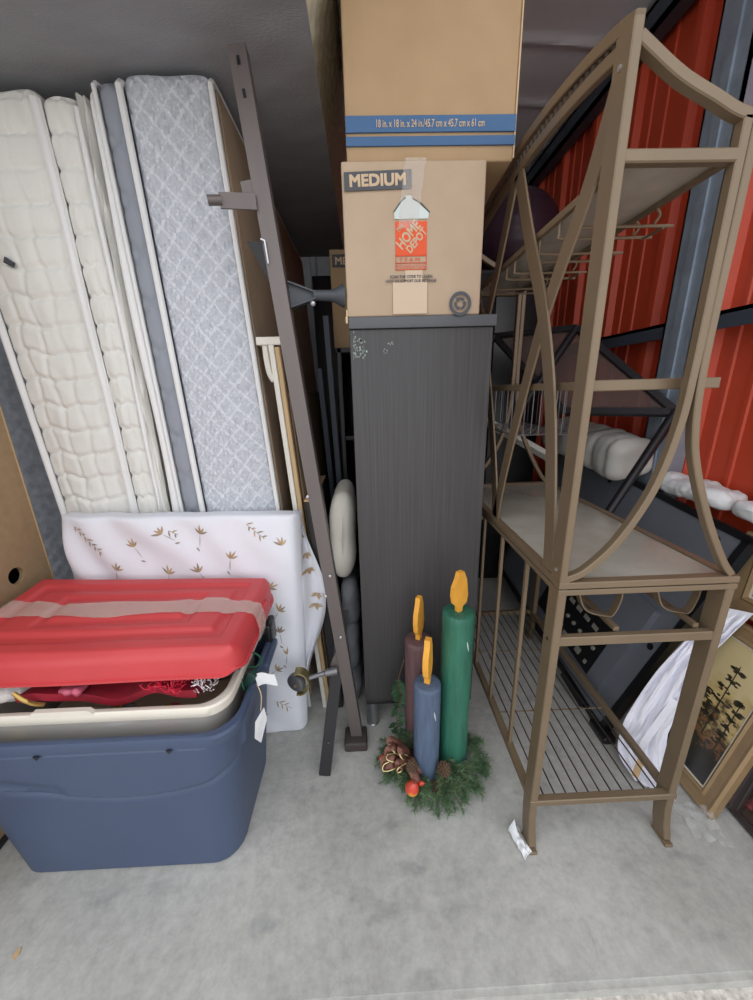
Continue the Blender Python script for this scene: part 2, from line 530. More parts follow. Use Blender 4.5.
    def loft(self, loops, mi=0, cap0=True, cap1=True):
        n = len(loops[0]); vs = [p for L in loops for p in L]; fs = []
        for i in range(len(loops) - 1):
            for j in range(n):
                a = i * n + j; b = i * n + (j + 1) % n
                fs.append((a, b, b + n, a + n))
        if cap0: fs.append(tuple(range(n))[::-1])
        if cap1: fs.append(tuple(range((len(loops) - 1) * n, len(loops) * n)))
        return self.add(vs, fs, mi)
    def prism(self, pts, off, mi=0):
        """polygon extruded by a vector"""
        n = len(pts); off = V(off)
        vs = [V(p) for p in pts] + [V(p) + off for p in pts]
        fs = [tuple(range(n))[::-1], tuple(range(n, 2 * n))]
        fs += [(i, (i + 1) % n, (i + 1) % n + n, i + n) for i in range(n)]
        return self.add(vs, fs, mi)
    # ---- link as one object
    def build(self, name, mats, parent=None, smooth=True, ang=38):
        me = bpy.data.meshes.new(name)
        if not isinstance(mats, (list, tuple)):
            mats = [mats]
        if parent is not None:
            o0 = BASE[parent]
        else:
            a = np.array(self.v)
            lo = a.min(0); hi = a.max(0)
            o0 = V(((lo[0] + hi[0]) / 2, (lo[1] + hi[1]) / 2, lo[2]))
        if XFORM is not None and parent is not None:
            self.v = [XFORM(p) for p in self.v]
        vs = [(x - o0.x, y - o0.y, z - o0.z) for x, y, z in self.v]
        me.from_pydata(vs, [], self.f)
        for m in mats:
            me.materials.append(m if not isinstance(m, str) else M[m])
        me.polygons.foreach_set('material_index', self.mi)
        if smooth:
            me.polygons.foreach_set('use_smooth', [True] * len(self.f))
            me.set_sharp_from_angle(angle=math.radians(ang))
        me.update()
        o = bpy.data.objects.new(name, me)
        COL.objects.link(o)
        if parent is not None:
            o.parent = parent
            if parent.parent is None and parent.type == 'EMPTY':
                pass
        else:
            o.location = o0
        BASE[o] = o0
        return o

def tag(o, label=None, cat=None, group=None, kind=None):
    if label: o['label'] = label
    if cat: o['category'] = cat
    if group: o['group'] = group
    if kind: o['kind'] = kind
    return o

def thing(name, loc, label, cat, group=None):
    o = bpy.data.objects.new(name, None)
    o.empty_display_size = 0.05
    if XFORM is not None: loc = XFORM(loc)
    o.location = loc
    COL.objects.link(o)
    BASE[o] = V(loc)
    return tag(o, label, cat, group)

def struct(o):
    o['kind'] = 'structure'
    return o

def text_mesh(body, size, ext=0.0004, bold=0.0, spacing=1.0):
    cu = bpy.data.curves.new('t', 'FONT')
    cu.body = body; cu.size = size; cu.extrude = ext; cu.offset = bold
    cu.align_x = 'CENTER'; cu.align_y = 'CENTER'; cu.space_character = spacing
    cu.resolution_u = 3
    ob = bpy.data.objects.new('t', cu)
    COL.objects.link(ob)
    dg = bpy.context.evaluated_depsgraph_get()
    me = bpy.data.meshes.new_from_object(ob.evaluated_get(dg))
    vs = [v.co.copy() for v in me.vertices]
    fs = [tuple(p.vertices) for p in me.polygons]
    bpy.data.objects.remove(ob)
    bpy.data.curves.remove(cu)
    bpy.data.meshes.remove(me)
    return vs, fs

def text_on_front(mb, body, cx, y, cz, width, height=None, rot=0.0, mi=0, bold=0.0, spacing=1.0):
    """text facing -Y centred on (cx,cz), scaled to a width"""
    vs, fs = text_mesh(body, 0.1, bold=0.0, spacing=spacing)
    if bold:
        n = len(vs); e = bold * 0.9
        vs = [v + V((dx, dy, dz)) for dx, dy, dz in ((-e, -e, 0), (e, -e, 0.0006), (-e, e, 0.0012), (e, e, 0.0018)) for v in vs]
        fs = [tuple(i + n * q for i in f) for q in range(4) for f in fs]
    xs = [v.x for v in vs]; ys = [v.y for v in vs]
    w = max(xs) - min(xs); h = max(ys) - min(ys)
    mx = (max(xs) + min(xs)) / 2; my = (max(ys) + min(ys)) / 2
    sx = width / w
    sy = sx if height is None else height / h
    out = []
    for v in vs:
        a = (v.x - mx) * sx; b = (v.y - my) * sy
        out.append((cx + a * cos(rot) - b * sin(rot), y - v.z * 0.5, cz + a * sin(rot) + b * cos(rot)))
    mb.add(out, fs, mi)

def rrect(x0, x1, y0, y1, r, z, n=8, per=None):
    """rounded rectangle loop, counter-clockwise; per = points per straight side"""
    per = per or 1
    pts = []
    cs = [((x1 - r, y1 - r), 0), ((x0 + r, y1 - r), pi / 2), ((x0 + r, y0 + r), pi), ((x1 - r, y0 + r), 1.5 * pi)]
    for q, ((cx, cy), a0) in enumerate(cs):
        arc = [(cx + r * cos(a0 + pi / 2 * i / n), cy + r * sin(a0 + pi / 2 * i / n)) for i in range(n + 1)]
        pts += arc
        nx = cs[(q + 1) % 4]
        e = (nx[0][0] + r * cos(nx[1]), nx[0][1] + r * sin(nx[1]))
        s = arc[-1]
        for i in range(1, per):
            t = i / per
            pts.append((s[0] + (e[0] - s[0]) * t, s[1] + (e[1] - s[1]) * t))
    return [(x, y, z) for x, y in pts]

def smooth(a, b, x):
    if a == b: return 1.0 if x > a else 0.0
    t = max(0.0, min(1.0, (x - a) / (b - a)))
    return t * t * (3 - 2 * t)

def spline(pts, n=8):
    """Catmull-Rom through the points"""
    P = [V(p) for p in pts]
    P = [P[0] * 2 - P[1]] + P + [P[-1] * 2 - P[-2]]
    out = []
    for i in range(1, len(P) - 2):
        for k in range(n):
            t = k / n
            a, b, c, d = P[i - 1], P[i], P[i + 1], P[i + 2]
            out.append(0.5 * ((2 * b) + (c - a) * t + (2 * a - 5 * b + 4 * c - d) * t * t + (3 * b - a - 3 * c + d) * t ** 3))
    out.append(P[-2])
    return out

def nz(x, y=0.0, z=0.0):
    return noise.noise(V((x, y, z)))
make_materials()

# ================================================================ camera
F_PX, PITCH, ROLL, YAW, EYE = 365.0, 0.2917, -0.0273, 0.0235, 1.3
def setup_camera():
    cd = bpy.data.cameras.new('camera')
    cd.sensor_fit = 'HORIZONTAL'
    cd.sensor_width = 36.0
    cd.lens = F_PX / 753.0 * 36.0
    cd.clip_start = 0.02
    co = bpy.data.objects.new('camera', cd)
    COL.objects.link(co)
    def o2w(p):
        c, s = cos(YAW), sin(YAW)
        return V((p[0] * c + p[1] * s, -p[0] * s + p[1] * c, p[2]))
    right = V((1, 0, 0)); down = V((0, -sin(PITCH), -cos(PITCH))); fwd = V((0, cos(PITCH), -sin(PITCH)))
    eu = right * cos(ROLL) - down * sin(ROLL)
    ev = right * sin(ROLL) + down * cos(ROLL)
    eu, ev, fwd = o2w(eu), o2w(ev), o2w(fwd)
    R = Matrix((eu, -ev, -fwd)).transposed()
    co.matrix_world = Matrix.Translation((0, 0, EYE)) @ R.to_4x4()
    SC.camera = co
setup_camera()

# ================================================================ setting
XL, XR, Y0, YB, ZC = -2.6, 1.30, 0.455, 4.3, 2.78
def setting():
    b = MB()
    def fl(u, v):
        x = XL + (XR + 0.1 - XL) * u; y = Y0 + (YB - Y0) * v
        return (x, y, 0)
    b.box((XL, Y0 + 0.012, -0.12), (XR + 0.1, YB, 0.0))
    b.box((XL, Y0, -0.12), (XR + 0.1, Y0 + 0.012, -0.006))
    struct(b.build('floor', 'concrete', smooth=False))
    b = MB(); b.box((-9, -9, -0.2), (9, Y0, -0.035))
    struct(b.build('ground', 'gravel', smooth=False))
    # ribbed red steel wall on the right
    b = MB()
    prof = []
    y = Y0 + 0.02
    while y < YB:
        prof += [(y, 0.0), (y + 0.105, 0.0), (y + 0.11, 0.006), (y + 0.125, 0.006), (y + 0.13, 0.0),
                 (y + 0.195, 0.0), (y + 0.20, 0.006), (y + 0.215, 0.006), (y + 0.22, 0.0),
                 (y + 0.262, 0.0), (y + 0.278, 0.026), (y + 0.312, 0.026), (y + 0.326, 0.0)]
        y += 0.326
    n = len(prof)
    vs = [(XR - d, yy, 0) for yy, d in prof] + [(XR - d, yy, ZC) for yy, d in prof]
    b.add(vs, [(i, i + 1, i + 1 + n, i + n) for i in range(n - 1)])
    b.box((XR + 0.002, Y0, 0), (XR + 0.06, YB, ZC))
    struct(b.build('wall_right', 'red', ang=20))
    b = MB(); b.box((XL - 0.06, Y0, 0), (XL, YB, ZC))
    struct(b.build('wall_left', 'pale_steel', smooth=False))
    b = MB()
    prof = []
    x = XL
    while x < XR:
        prof += [(x, 0), (x + 0.16, 0), (x + 0.18, 0.03), (x + 0.22, 0.03), (x + 0.24, 0)]
        x += 0.24
    n = len(prof)
    b.add([(xx, YB - d, 0) for xx, d in prof] + [(xx, YB - d, ZC) for xx, d in prof],
          [(i + 1, i, i + n, i + 1 + n) for i in range(n - 1)])
    b.box((XL, YB + 0.002, 0), (XR, YB + 0.06, ZC))
    struct(b.build('wall_back', 'pale_steel', ang=20))
    # sagging insulated ceiling
    b = MB()
    def cf(u, v):
        x = XL + (XR - XL) * u; y = Y0 - 0.02 + (YB - Y0) * v
        ph = (y + 0.04 * sin(x * 1.7) + 0.05 * nz(x * 1.3, y * 1.5)) * 2 * pi / 0.36
        s = abs(sin(ph / 2))
        return (x, y, ZC - 0.012 - 0.035 * exp(-(s / 0.16) ** 2) * (0.5 + 0.8 * nz(x * 0.9, y * 2.2, 8.0)) + 0.016 * nz(x * 1.6, y * 3.0, 3.0))
    b.grid(cf, 44, 200, flip=True)
    b.box((XL - 0.05, Y0 - 0.02, ZC + 0.08), (XR + 0.05, YB + 0.05, ZC + 0.12))
    struct(b.build('ceiling', 'ceiling'))
    # eave beam, girt and columns along the red wall
    b = MB()
    b.box((XR - 0.10, Y0 + 0.3, 2.65), (XR - 0.085, YB - 0.05, 2.74)); b.box((XR - 0.10, Y0 + 0.3, 2.725), (XR - 0.028, YB - 0.05, 2.74))
    b.box((XR - 0.10, Y0 + 0.3, 2.65), (XR - 0.028, YB - 0.05, 2.665))
    struct(b.build('trim_1', 'beam', smooth=False))
    b = MB()
    b.box((XR - 0.085, Y0 + 0.05, 1.515), (XR - 0.028, 1.40, 1.528)); b.box((XR - 0.085, Y0 + 0.05, 1.47), (XR - 0.078, 1.40, 1.528))
    b.box((XR - 0.085, 1.56, 1.515), (XR - 0.028, YB - 0.05, 1.528)); b.box((XR - 0.085, 1.56, 1.47), (XR - 0.078, YB - 0.05, 1.528))
    struct(b.build('trim_2', 'beam', smooth=False))
    for q, yc in enumerate((1.48, 3.25)):
        b = MB()
        b.box((XR - 0.10, yc - 0.072, 0.0), (XR - 0.090, yc + 0.072, 2.66))
        b.box((XR - 0.10, yc - 0.072, 0.0), (XR - 0.028, yc - 0.064, 2.66))
        b.box((XR - 0.10, yc + 0.064, 0.0), (XR - 0.028, yc + 0.072, 2.66))
        b.box((XR - 0.108, yc - 0.018, 0.0), (XR - 0.098, yc + 0.018, 2.58))
        struct(b.build('trim_%d' % (3 + q), 'galv', smooth=False))
setting()

# ================================================================ mattresses
def mattresses():
    # --- light grey quilted mattress standing on end
    def left(z): return -0.568 - 0.024 * z
    def right(z): return -0.282 - 0.047 * z
    H = 2.118; YF = 1.262; D = 1.45
    root = thing('grey_mattress', (-0.48, YF + D / 2, 0),
                 'light grey quilted mattress on end with diamond stitching and white piping', 'mattress')
    def dia(p, nrm):
        if nrm[1] > -0.6: return 0.0
        x, z = p[0], p[2]
        s = 0.064
        wob = 0.005 * sin(z * 37) + 0.004 * sin(x * 53)
        a = (x * 1.05 + z * 0.95 + wob) / s; c = (x * 1.05 - z * 0.95 - wob) / s
        da = abs(a - round(a)); dc = abs(c - round(c))
        d = min(da, dc) * s
        return -0.008 * exp(-(d / 0.0065) ** 2) + 0.0025 * nz(x * 30, z * 30)
    def xg(p):
        t = p[0]; z = p[2]
        x = left(z) + (right(z) - left(z)) * t
        return (x, YF + p[1] - 0.012 * sin(pi * t), z + 0.003 * sin(p[0] * 9))
    b = MB(); b.rbox((0, 0, 0), (1, D, H), (0.10, 0.03, 0.03), n=(34, 6, 250), k=4, disp=dia, xf=xg)
    b.build('mattress_body', 'grey_damask', root, ang=60)
    # darker side band of the pillow top
    def l2(z): return -0.646 - 0.018 * z
    def tuft(p, nrm):
        if nrm[1] > -0.6: return 0.0
        s = 0.135; zz = (p[2] + 0.05) / s; f = (zz - round(zz)) * s
        xx = (p[0] - 0.5) * 0.065
        d = min(abs(f - xx), abs(f + xx))
        return -0.010 * exp(-(d / 0.007) ** 2) * smooth(0.05, 0.0, abs(f)) + 0.002 * nz(p[0] * 2, p[2] * 16)
    def xb(p):
        z = p[2]; x = l2(z) + (left(z) - 0.004 - l2(z)) * p[0]
        return (x, YF + 0.004 + p[1] - 0.010 * sin(pi * p[0]), z)
    b = MB(); b.rbox((0, 0, 0), (1, D, H - 0.012), (0.12, 0.03, 0.03), n=(8, 5, 190), k=3, disp=tuft, xf=xb)
    b.build('side_band', 'grey_band', root, ang=60)
    def l3(z): return -0.702 - 0.006 * z
    def xc(p):
        z = p[2]; x = l3(z) + (l2(z) - 0.003 - l3(z)) * p[0] + 0.006 * sin(z * 7) * (1 - p[0])
        return (x, YF + 0.0 + p[1] - 0.012 * sin(pi * p[0]), z)
    b = MB(); b.rbox((0, 0, 0), (1, D, H - 0.03), (0.35, 0.03, 0.06), n=(3, 5, 60), k=4, xf=xc)
    b.build('pillow_top', 'white_piping', root, ang=60)
    for fx, off, r in ((left, -0.002, 0.0095), (right, 0.0, 0.008), (l2, -0.002, 0.006)):
        b = MB(); b.tube([(fx(z) + off, YF - 0.006, z) for z in np.linspace(0.012, H - 0.03, 60)] +
                         [(fx(H - 0.02) + off, YF + 0.006, H - 0.018), (fx(H) + off, YF + 0.03, H - 0.012), (fx(H) + off, YF + D - 0.05, H - 0.012)], r, 8)
        b.build('piping', 'white_piping', root)
    # brown felt underside facing the aisle
    def xd(p):
        z = p[2]
        return (right(z) + p[0], YF + p[1], z)
    b = MB(); b.rbox((0.002, 0.016, 0.03), (0.010, D - 0.03, H - 0.02), (0.003, 0.01, 0.02), n=(1, 10, 20), k=2, xf=xd,
                     disp=lambda p, n_: 0.004 * nz(p[1] * 4, p[2] * 3))
    tag(b.build('felt_underside', 'brown_felt' if 'brown_felt' in M else 'brown_fabric', root, ang=60), 'brown felt underside')

    # --- white pillow-top mattress on end
    root = thing('white_mattress', (-0.92, 1.9, 0),
                 'off-white pillow-top mattress on end with stitched square quilting, left of the grey one', 'mattress')
    H = 2.10; YF = 1.277; D = 1.40
    def wl(z): return -1.05 - 0.046 * z
    def wm(z): return -0.830 - 0.012 * z
    def wr(z): return -0.743 - 0.004 * z
    def sq(nc, rows, amp):
        def f(p, nrm):
            if nrm[1] > -0.6: return 0.0
            u = p[0] * nc; z = p[2]
            r = (z + 0.004 * sin(p[0] * 17) + 0.003 * nz(p[0] * 6, z * 9)) / rows
            k = math.floor(r)
            c = u + 0.10 * sin(z * 30 + 2.1 * round(u)) + 0.12 * nz(k * 3.1, round(u))
            dr = abs(r - round(r)) * rows; dc = abs(c - round(c)) * 0.055
            h = -amp * exp(-(dr / 0.007) ** 2) - 0.55 * amp * exp(-(dc / 0.007) ** 2)
            return h + 0.003 * nz(p[0] * 9, z * 20)
        return f
    def xw(p):
        z = p[2]; x = wl(z) + (wm(z) - wl(z)) * p[0]
        return (x, YF + p[1] - 0.02 * sin(pi * p[0]), z + 0.008 * sin(p[0] * 8))
    b = MB(); b.rbox((0, 0, 0), (1, D, H), (0.08, 0.04, 0.03), n=(44, 5, 300), k=4, disp=sq(4.5, 0.080, 0.009), xf=xw)
    b.build('mattress_body', 'white_quilt', root, ang=70)
    def xw2(p):
        z = p[2]; x = wm(z) + 0.004 + (wr(z) - wm(z) - 0.004) * p[0]
        return (x, YF + 0.004 + p[1] - 0.02 * sin(pi * p[0]), z)
    b = MB(); b.rbox((0, 0, 0), (1, D, H - 0.015), (0.14, 0.04, 0.03), n=(16, 5, 300), k=4, disp=sq(1.6, 0.080, 0.009), xf=xw2)
    b.build('pillow_top', 'white_quilt', root, ang=70)
    b = MB(); b.tube([(wm(z) + 0.002, YF - 0.006 + 0.002 * sin(z * 11), z) for z in np.linspace(0.02, H - 0.03, 60)], 0.0135, 8)
    b.build('piping', 'white_piping', root)
    # loose side cover, folding beside the grey mattress
    def fold(u, v):
        z = 0.01 + (H - 0.03) * v
        x0 = wr(z) + 0.004; x1 = min(l3(z) - 0.012, x0 + 0.034)
        x = x0 + (x1 - x0) * u
        y = YF - 0.014 + 0.05 * abs(sin(u * pi * 2.5 + 0.5 * sin(z * 5))) * (0.35 + 0.65 * smooth(1.0, 2.0, z)) + 0.006 * nz(u * 4, z * 12)
        return (x, y, z)
    b = MB(); b.shell(fold, 16, 120, 0.003)
    b.build('side_cover', 'white_quilt', root, ang=80)
    b = MB(); b.tube([(wr(z) + 0.002, YF - 0.008 + 0.003 * sin(z * 9 + 1), z) for z in np.linspace(0.02, H - 0.05, 60)], 0.0075, 8)
    b.build('piping', 'white_piping', root)
    b = MB(); b.tube([(wl(z) + 0.002, YF - 0.004, z) for z in np.linspace(0.02, H - 0.05, 60)], 0.010, 8)
    b.build('piping', 'white_piping', root)
    b = MB(); b.prism([(-1.038, YF - 0.028, 1.685), (-1.016, YF - 0.028, 1.672), (-1.008, YF - 0.028, 1.684), (-1.030, YF - 0.028, 1.70)], (0, 0.006, 0))
    b.build('torn_tag', 'dark_plastic', root, smooth=False)

    # --- dark quilted mattress further left and deeper
    b = MB()
    def dd(p, nrm):
        if nrm[1] > -0.5 and nrm[0] < 0.5: return 0.0
        s = 0.05; a = (p[0] + p[1] + p[2]) / s; c = (p[0] + p[1] - p[2]) / s
        d = min(abs(a - round(a)), abs(c - round(c))) * s
        return -0.008 * exp(-(d / 0.008) ** 2)
    b.rbox((-1.62, 1.36, 0.0), (-1.10, 2.9, 1.62), 0.04, n=(50, 8, 120), k=3, disp=dd,
           xf=lambda p: (p[0] - 0.03 * p[2], p[1], p[2]))
    tag(b.build('dark_mattress', 'dark_damask', ang=60), 'dark grey quilted mattress between the hardboard cabinet back and the white mattress', 'mattress')

    # --- box spring lying flat across the tops
    ZB = 2.131
    root = thing('box_spring', (-0.85, 1.75, ZB), 'cream-sided box spring lying flat overhead, its grey underside showing', 'box spring')
    Yf = 0.72; Yr = 2.72; XLb = -1.75
    def xr(z): return -0.098 + 0.07 * smooth(0, 0.18, z)
    def cq(p, nrm):
        if abs(nrm[2]) > 0.6: return 0.0
        s = 0.07; a = (p[1] + p[2] * 1.2) / s; c = (p[1] - p[2] * 1.2) / s
        d = min(abs(a - round(a)), abs(c - round(c))) * s
        return -0.007 * exp(-(d / 0.008) ** 2)
    def xs(p):
        t = (p[0] - XLb) / (-0.098 - XLb)
        z = p[2] - ZB
        return (p[0] + 0.058 * smooth(0, 0.2, z) * t, p[1], p[2])
    b = MB(); b.rbox((XLb, Yf, ZB + 0.008), (-0.098, Yr, ZB + 0.27), (0.02, 0.02, 0.03), n=(30, 150, 12), k=3, disp=cq, xf=xs)
    b.build('quilted_sides', 'cream_quilt', root, ang=70)
    def under(u, v):
        x = XLb + 0.01 + (-0.101 - XLb - 0.01) * u; y = Yf + 0.01 + (Yr - Yf - 0.02) * v
        w = 0.004 * nz(x * 2 + y * 3, y * 1.1) + 0.0025 * sin((x * 0.6 + y) * 26 + 2 * nz(x * 3, y * 3)) * smooth(0.2, 0.8, nz(x * 1.5, y * 1.5, 5) + 0.5)
        e = min(u, 1 - u, v, 1 - v)
        return (x, y, ZB + 0.001 + 0.006 * smooth(0, 0.05, e) * 0 + abs(w))
    b = MB(); b.shell(under, 70, 90, 0.004)
    tag(b.build('dust_cover', 'dust_cover', root, ang=70), 'dark grey fabric underside')
    b = MB(); b.tube([(-0.038, y, ZB + 0.262) for y in np.linspace(Yf + 0.02, Yr - 0.02, 30)], 0.007, 8)
    b.build('piping', 'white_piping', root)
mattresses()

# ================================================================ boards and the floral pad
def boards():
    # hardboard back panel with a cable hole, standing edge-on at the far left
    root = thing('hardboard_backed_cabinet', (-1.23, 0.83, 0), 'cabinet turned with its brown hardboard back out, round cable hole, at the left edge', 'cabinet')
    for lo, hi in (((-1.30, 0.43, 0.022), (-1.172, 0.448, 1.85)), ((-1.30, 1.205, 0.022), (-1.172, 1.223, 1.85)), ((-1.30, 0.43, 1.832), (-1.172, 1.223, 1.85)), ((-1.30, 0.43, 0.022), (-1.172, 1.223, 0.04)), ((-1.315, 0.43, 0.022), (-1.30, 1.223, 1.85))):
        b = MB(); b.box(lo, hi, b=0.002); b.build('unseen_carcass_panel', 'dark_wood', root)  # unseen carcass, added behind the board so the cable hole reads dark
    b = MB()
    xa, xb = -1.170, -1.154
    ya, yb, za, zb = 0.42, 1.225, 0.022, 1.86
    cy, cz, r = 1.105, 0.752, 0.0275
    N = 32
    hole = [(cy + r * cos(2 * pi * i / N), cz + r * sin(2 * pi * i / N)) for i in range(N)]
    def outer(i):
        a = 2 * pi * i / N; dx, dz = cos(a), sin(a)
        t = min(((yb - cy) / dx if dx > 1e-6 else (ya - cy) / dx if dx < -1e-6 else 1e9), ((zb - cz) / dz if dz > 1e-6 else (za - cz) / dz if dz < -1e-6 else 1e9))
        return (cy + dx * t, cz + dz * t)
    # rings of quads around the hole, with corner fans
    ring = [outer(i) for i in range(N)]
    vs = []; fs = []
    for x in (xb, xa):
        vs += [(x, y, z) for y, z in hole] + [(x, y, z) for y, z in ring]
    T = 2 * N
    for i in range(N):
        j = (i + 1) % N
        fs.append((i, N + i, N + j, j)); fs.append((T + i, T + j, T + N + j, T + N + i))
        fs.append((i, j, T + j, T + i)); 
        fs.append((N + i, T + N + i, T + N + j, N + j))
    for cyz in ((yb, zb), (ya, zb), (ya, za), (yb, za)):
        # corner triangles between the two ring points either side of the corner
        best = None
        for i in range(N):
            j = (i + 1) % N
            p, q = ring[i], ring[j]
            if abs(p[0] - q[0]) > 1e-6 and abs(p[1] - q[1]) > 1e-6:
                if (abs(p[0] - cyz[0]) < 1e-6 and abs(q[1] - cyz[1]) < 1e-6) or (abs(q[0] - cyz[0]) < 1e-6 and abs(p[1] - cyz[1]) < 1e-6):
                    best = (i, j)
        if best:
            i, j = best; o = len(vs)
            vs += [(xb, *cyz), (xa, *cyz)]
            fs.append((N + i, o, N + j)); fs.append((T + N + i, T + N + j, o + 1))
            fs.append((N + i, T + N + i, o + 1, o)); fs.append((o, o + 1, T + N + j, N + j))
    b.add(vs, fs)
    b.build('board', 'hardboard', root, smooth=False)
    b = MB(); b.box((-1.172, 1.2245, 0.022), (-1.152, 1.229, 1.86), b=0.0015)
    b.build('edge_strip', 'board_edge', root)
    b = MB(); b.box((-1.180, 0.42, 0.0), (-1.146, 1.229, 0.0225), b=0.004)
    tag(b.build('base_strip', 'plinth', root), 'black base strip')
    b = MB(); b.rbox((-1.160, 1.215, 0.60), (-1.135, 1.24, 0.625), 0.004)
    b.build('corner_clip', 'dark_plastic', root)

    # floral sheet-covered pad
    root = thing('floral_crib_mattress', (-0.64, 1.18, 0), 'small mattress in a white sheet printed with brown leaf sprigs, behind the bins', 'mattress')
    def zt(x): return 0.905 + 0.02 * ((-0.25 - x) / 0.75)
    def pos(u, z, d=0.0):
        # front surface of the pad; u in 0..1 from left to right
        x0 = -1.035 - 0.055 * (1 - z / 0.9); x = x0 + u * (-0.245 - 0.045 * (1 - z / 0.9) - x0)
        wr = 0.008 * sin((x * 1.0 + z * 0.8) * 34 + 2.5 * nz(x * 4, z * 4)) * (0.35 + 0.65 * smooth(0.75, 0.3, u)) + 0.008 * nz(x * 3.5, z * 3.5)
        y = 1.136 + 0.030 * z + wr
        return V((x, y - d, z))
    def pdisp(p, nrm): return 0.0
    def xp(p):
        u, yy, z = p
        f = pos(u, z)
        k = yy / 0.075
        return (f.x + 0.012 * sin(pi * k) * (1 if u > 0.5 else -1) * (abs(u - 0.5) * 2) ** 8, f.y + yy * 0.9 + 0.02 * (1 - k) * (abs(2 * u - 1) ** 30), z * (0.905 + 0.02 * (1 - u)) / 0.905)
    b = MB(); b.rbox((0, 0, 0.0), (1, 0.075, 0.905), (0.018, 0.016, 0.016), n=(60, 3, 70), k=4, xf=xp)
    # printed sprigs lie on the sheet
    rnd = random.Random(11)
    def leafpoly(cx, cz, ang, L, W, mi):
        pts = []
        for t, w in ((0, 0.0), (0.25, 0.8), (0.5, 1.0), (0.75, 0.6), (1.0, 0.0), (0.75, -0.6), (0.5, -1.0), (0.25, -0.8)):
            a = t * L; c = w * W / 2
            x = cx + a * cos(ang) - c * sin(ang); z = cz + a * sin(ang) + c * cos(ang)
            pts.append((x, z))
        out = []
        for x, z in pts:
            x0 = -1.035 - 0.055 * (1 - z / 0.9)
            u = (x - x0) / (-0.245 - 0.045 * (1 - z / 0.9) - x0)
            if not (0.04 < u < 0.965 and 0.02 < z < 0.885): return
            q = V(xp((u, 0.0, z)))
            out.append((q.x, q.y - 0.0012, q.z))
        b.add(out, [tuple(range(len(out)))], mi)
    def sprig(cx, cz, ang, n, mi, L=0.022, step=0.011):
        for i in range(n):
            t = i * step
            x = cx + cos(ang) * t; z = cz + sin(ang) * t
            leafpoly(x, z, ang, step * 1.1, 0.0025, 2)
            sgn = 1 if i % 2 else -1
            leafpoly(x, z, ang + sgn * (0.75 + 0.2 * rnd.random()), L * (0.7 + 0.5 * rnd.random()), 0.0055, 2 if rnd.random() < 0.3 else mi)
    def flower(cx, cz, ang, mi):
        for a in (-0.9, -0.3, 0.25, 0.85):
            leafpoly(cx, cz, ang + a, 0.026 + 0.012 * rnd.random(), 0.0075, mi if rnd.random() < 0.75 else 2)
        leafpoly(cx, cz, ang + pi + 0.2, 0.05, 0.0022, 2)
        leafpoly(cx + 0.05 * cos(ang + pi), cz + 0.05 * sin(ang + pi), ang + pi + 0.9, 0.018, 0.006, 2)
    sprig(-0.98, 0.875, -0.86, 11, 1); sprig(-0.42, 0.885, -0.75, 8, 1); sprig(-0.67, 0.86, -0.5, 3, 1)
    flower(-0.80, 0.80, 1.9, 1); flower(-0.69, 0.85, 2.4, 1); flower(-0.57, 0.845, 1.2, 1); flower(-0.48, 0.755, 1.2, 1)
    flower(-0.70, 0.70, 1.3, 1); flower(-0.59, 0.71, 1.9, 1); flower(-0.36, 0.64, 0.7, 1); flower(-0.87, 0.72, 1.1, 1)
    flower(-0.335, 0.55, 0.9, 1); flower(-0.34, 0.46, 1.5, 2); flower(-0.32, 0.37, 1.2, 1); flower(-0.37, 0.30, 0.6, 1)
    sprig(-0.38, 0.16, -0.6, 6, 1, 0.028); flower(-0.93, 0.60, 1.4, 1); flower(-0.78, 0.58, 0.9, 1); flower(-0.30, 0.80, 1.8, 1)
    flower(-0.30, 0.22, 1.4, 1); flower(-0.60, 0.5, 1.4, 1); flower(-0.45, 0.08, 1.4, 1)
    b.build('covered_pad', ['sheet', 'leaf_print', 'leaf_print2'], root, ang=60)
    # loose corner of the sheet hanging out to the right
    b = MB()
    def drape(u, v):
        z = 0.90 - 0.73 * v
        out = 0.012 + 0.085 * smooth(0.0, 0.45, v) * (1 - smooth(0.50, 1.0, v) * 0.93)
        x0 = xp((0.985, 0.02, max(0.02, z)))[0] - 0.003
        x = x0 + out * u
        y = 1.165 + 0.035 * z + 0.05 * u - 0.014 * sin(u * 7 + v * 3) * smooth(0, 0.3, u)
        return (x, y, z)
    b.shell(drape, 16, 50, 0.002)
    def dl(u, v, a, L):
        pts = []
        for t, w in ((0, 0), (0.5, 1), (1, 0), (0.5, -1)):
            p = drape(min(1, max(0, u + t * L * cos(a) + w * 0.09 * sin(a))), min(1, max(0, v + (t * L * sin(a) - w * 0.09 * cos(a)) * 0.12)))
            pts.append((p[0] + 0.0005, p[1] - 0.003, p[2]))
        b.add(pts, [(0, 1, 2, 3)], 1)
    for u, v in ((0.4, 0.12), (0.5, 0.22), (0.45, 0.3), (0.7, 0.44), (0.62, 0.5)):
        for a in (0.5, 1.4, 2.6):
            dl(u, v, a, 0.32)
    b.build('loose_corner', ['sheet', 'leaf_print'], root, ang=70)

    # white painted rail of a panel standing between mattress and bed rail
    root = thing('white_edged_panel', (-0.28, 1.7, 0), 'panel with white painted edge and tan wood core leaning against the grey mattress', 'panel')
    def xe(z): return -0.262 - 0.030 * (z - 0.88) / 0.58
    b = MB(); b.sweep([(xe(z), 1.266, z) for z in (0.0, 1.455)], 0.017, 0.024, (0, 1, 0)); b.build('white_stile', 'white_paint', root)
    b = MB(); b.sweep([(xe(z) + 0.017, 1.27, z) for z in (0.0, 1.44)], 0.015, 0.024, (0, 1, 0)); b.build('tan_stile', 'tan_wood', root)
    b = MB(); b.rbox((xe(1.46) - 0.044, 1.252, 1.446), (xe(1.46) + 0.034, 1.30, 1.470), 0.003); b.build('cap', 'white_paint', root)
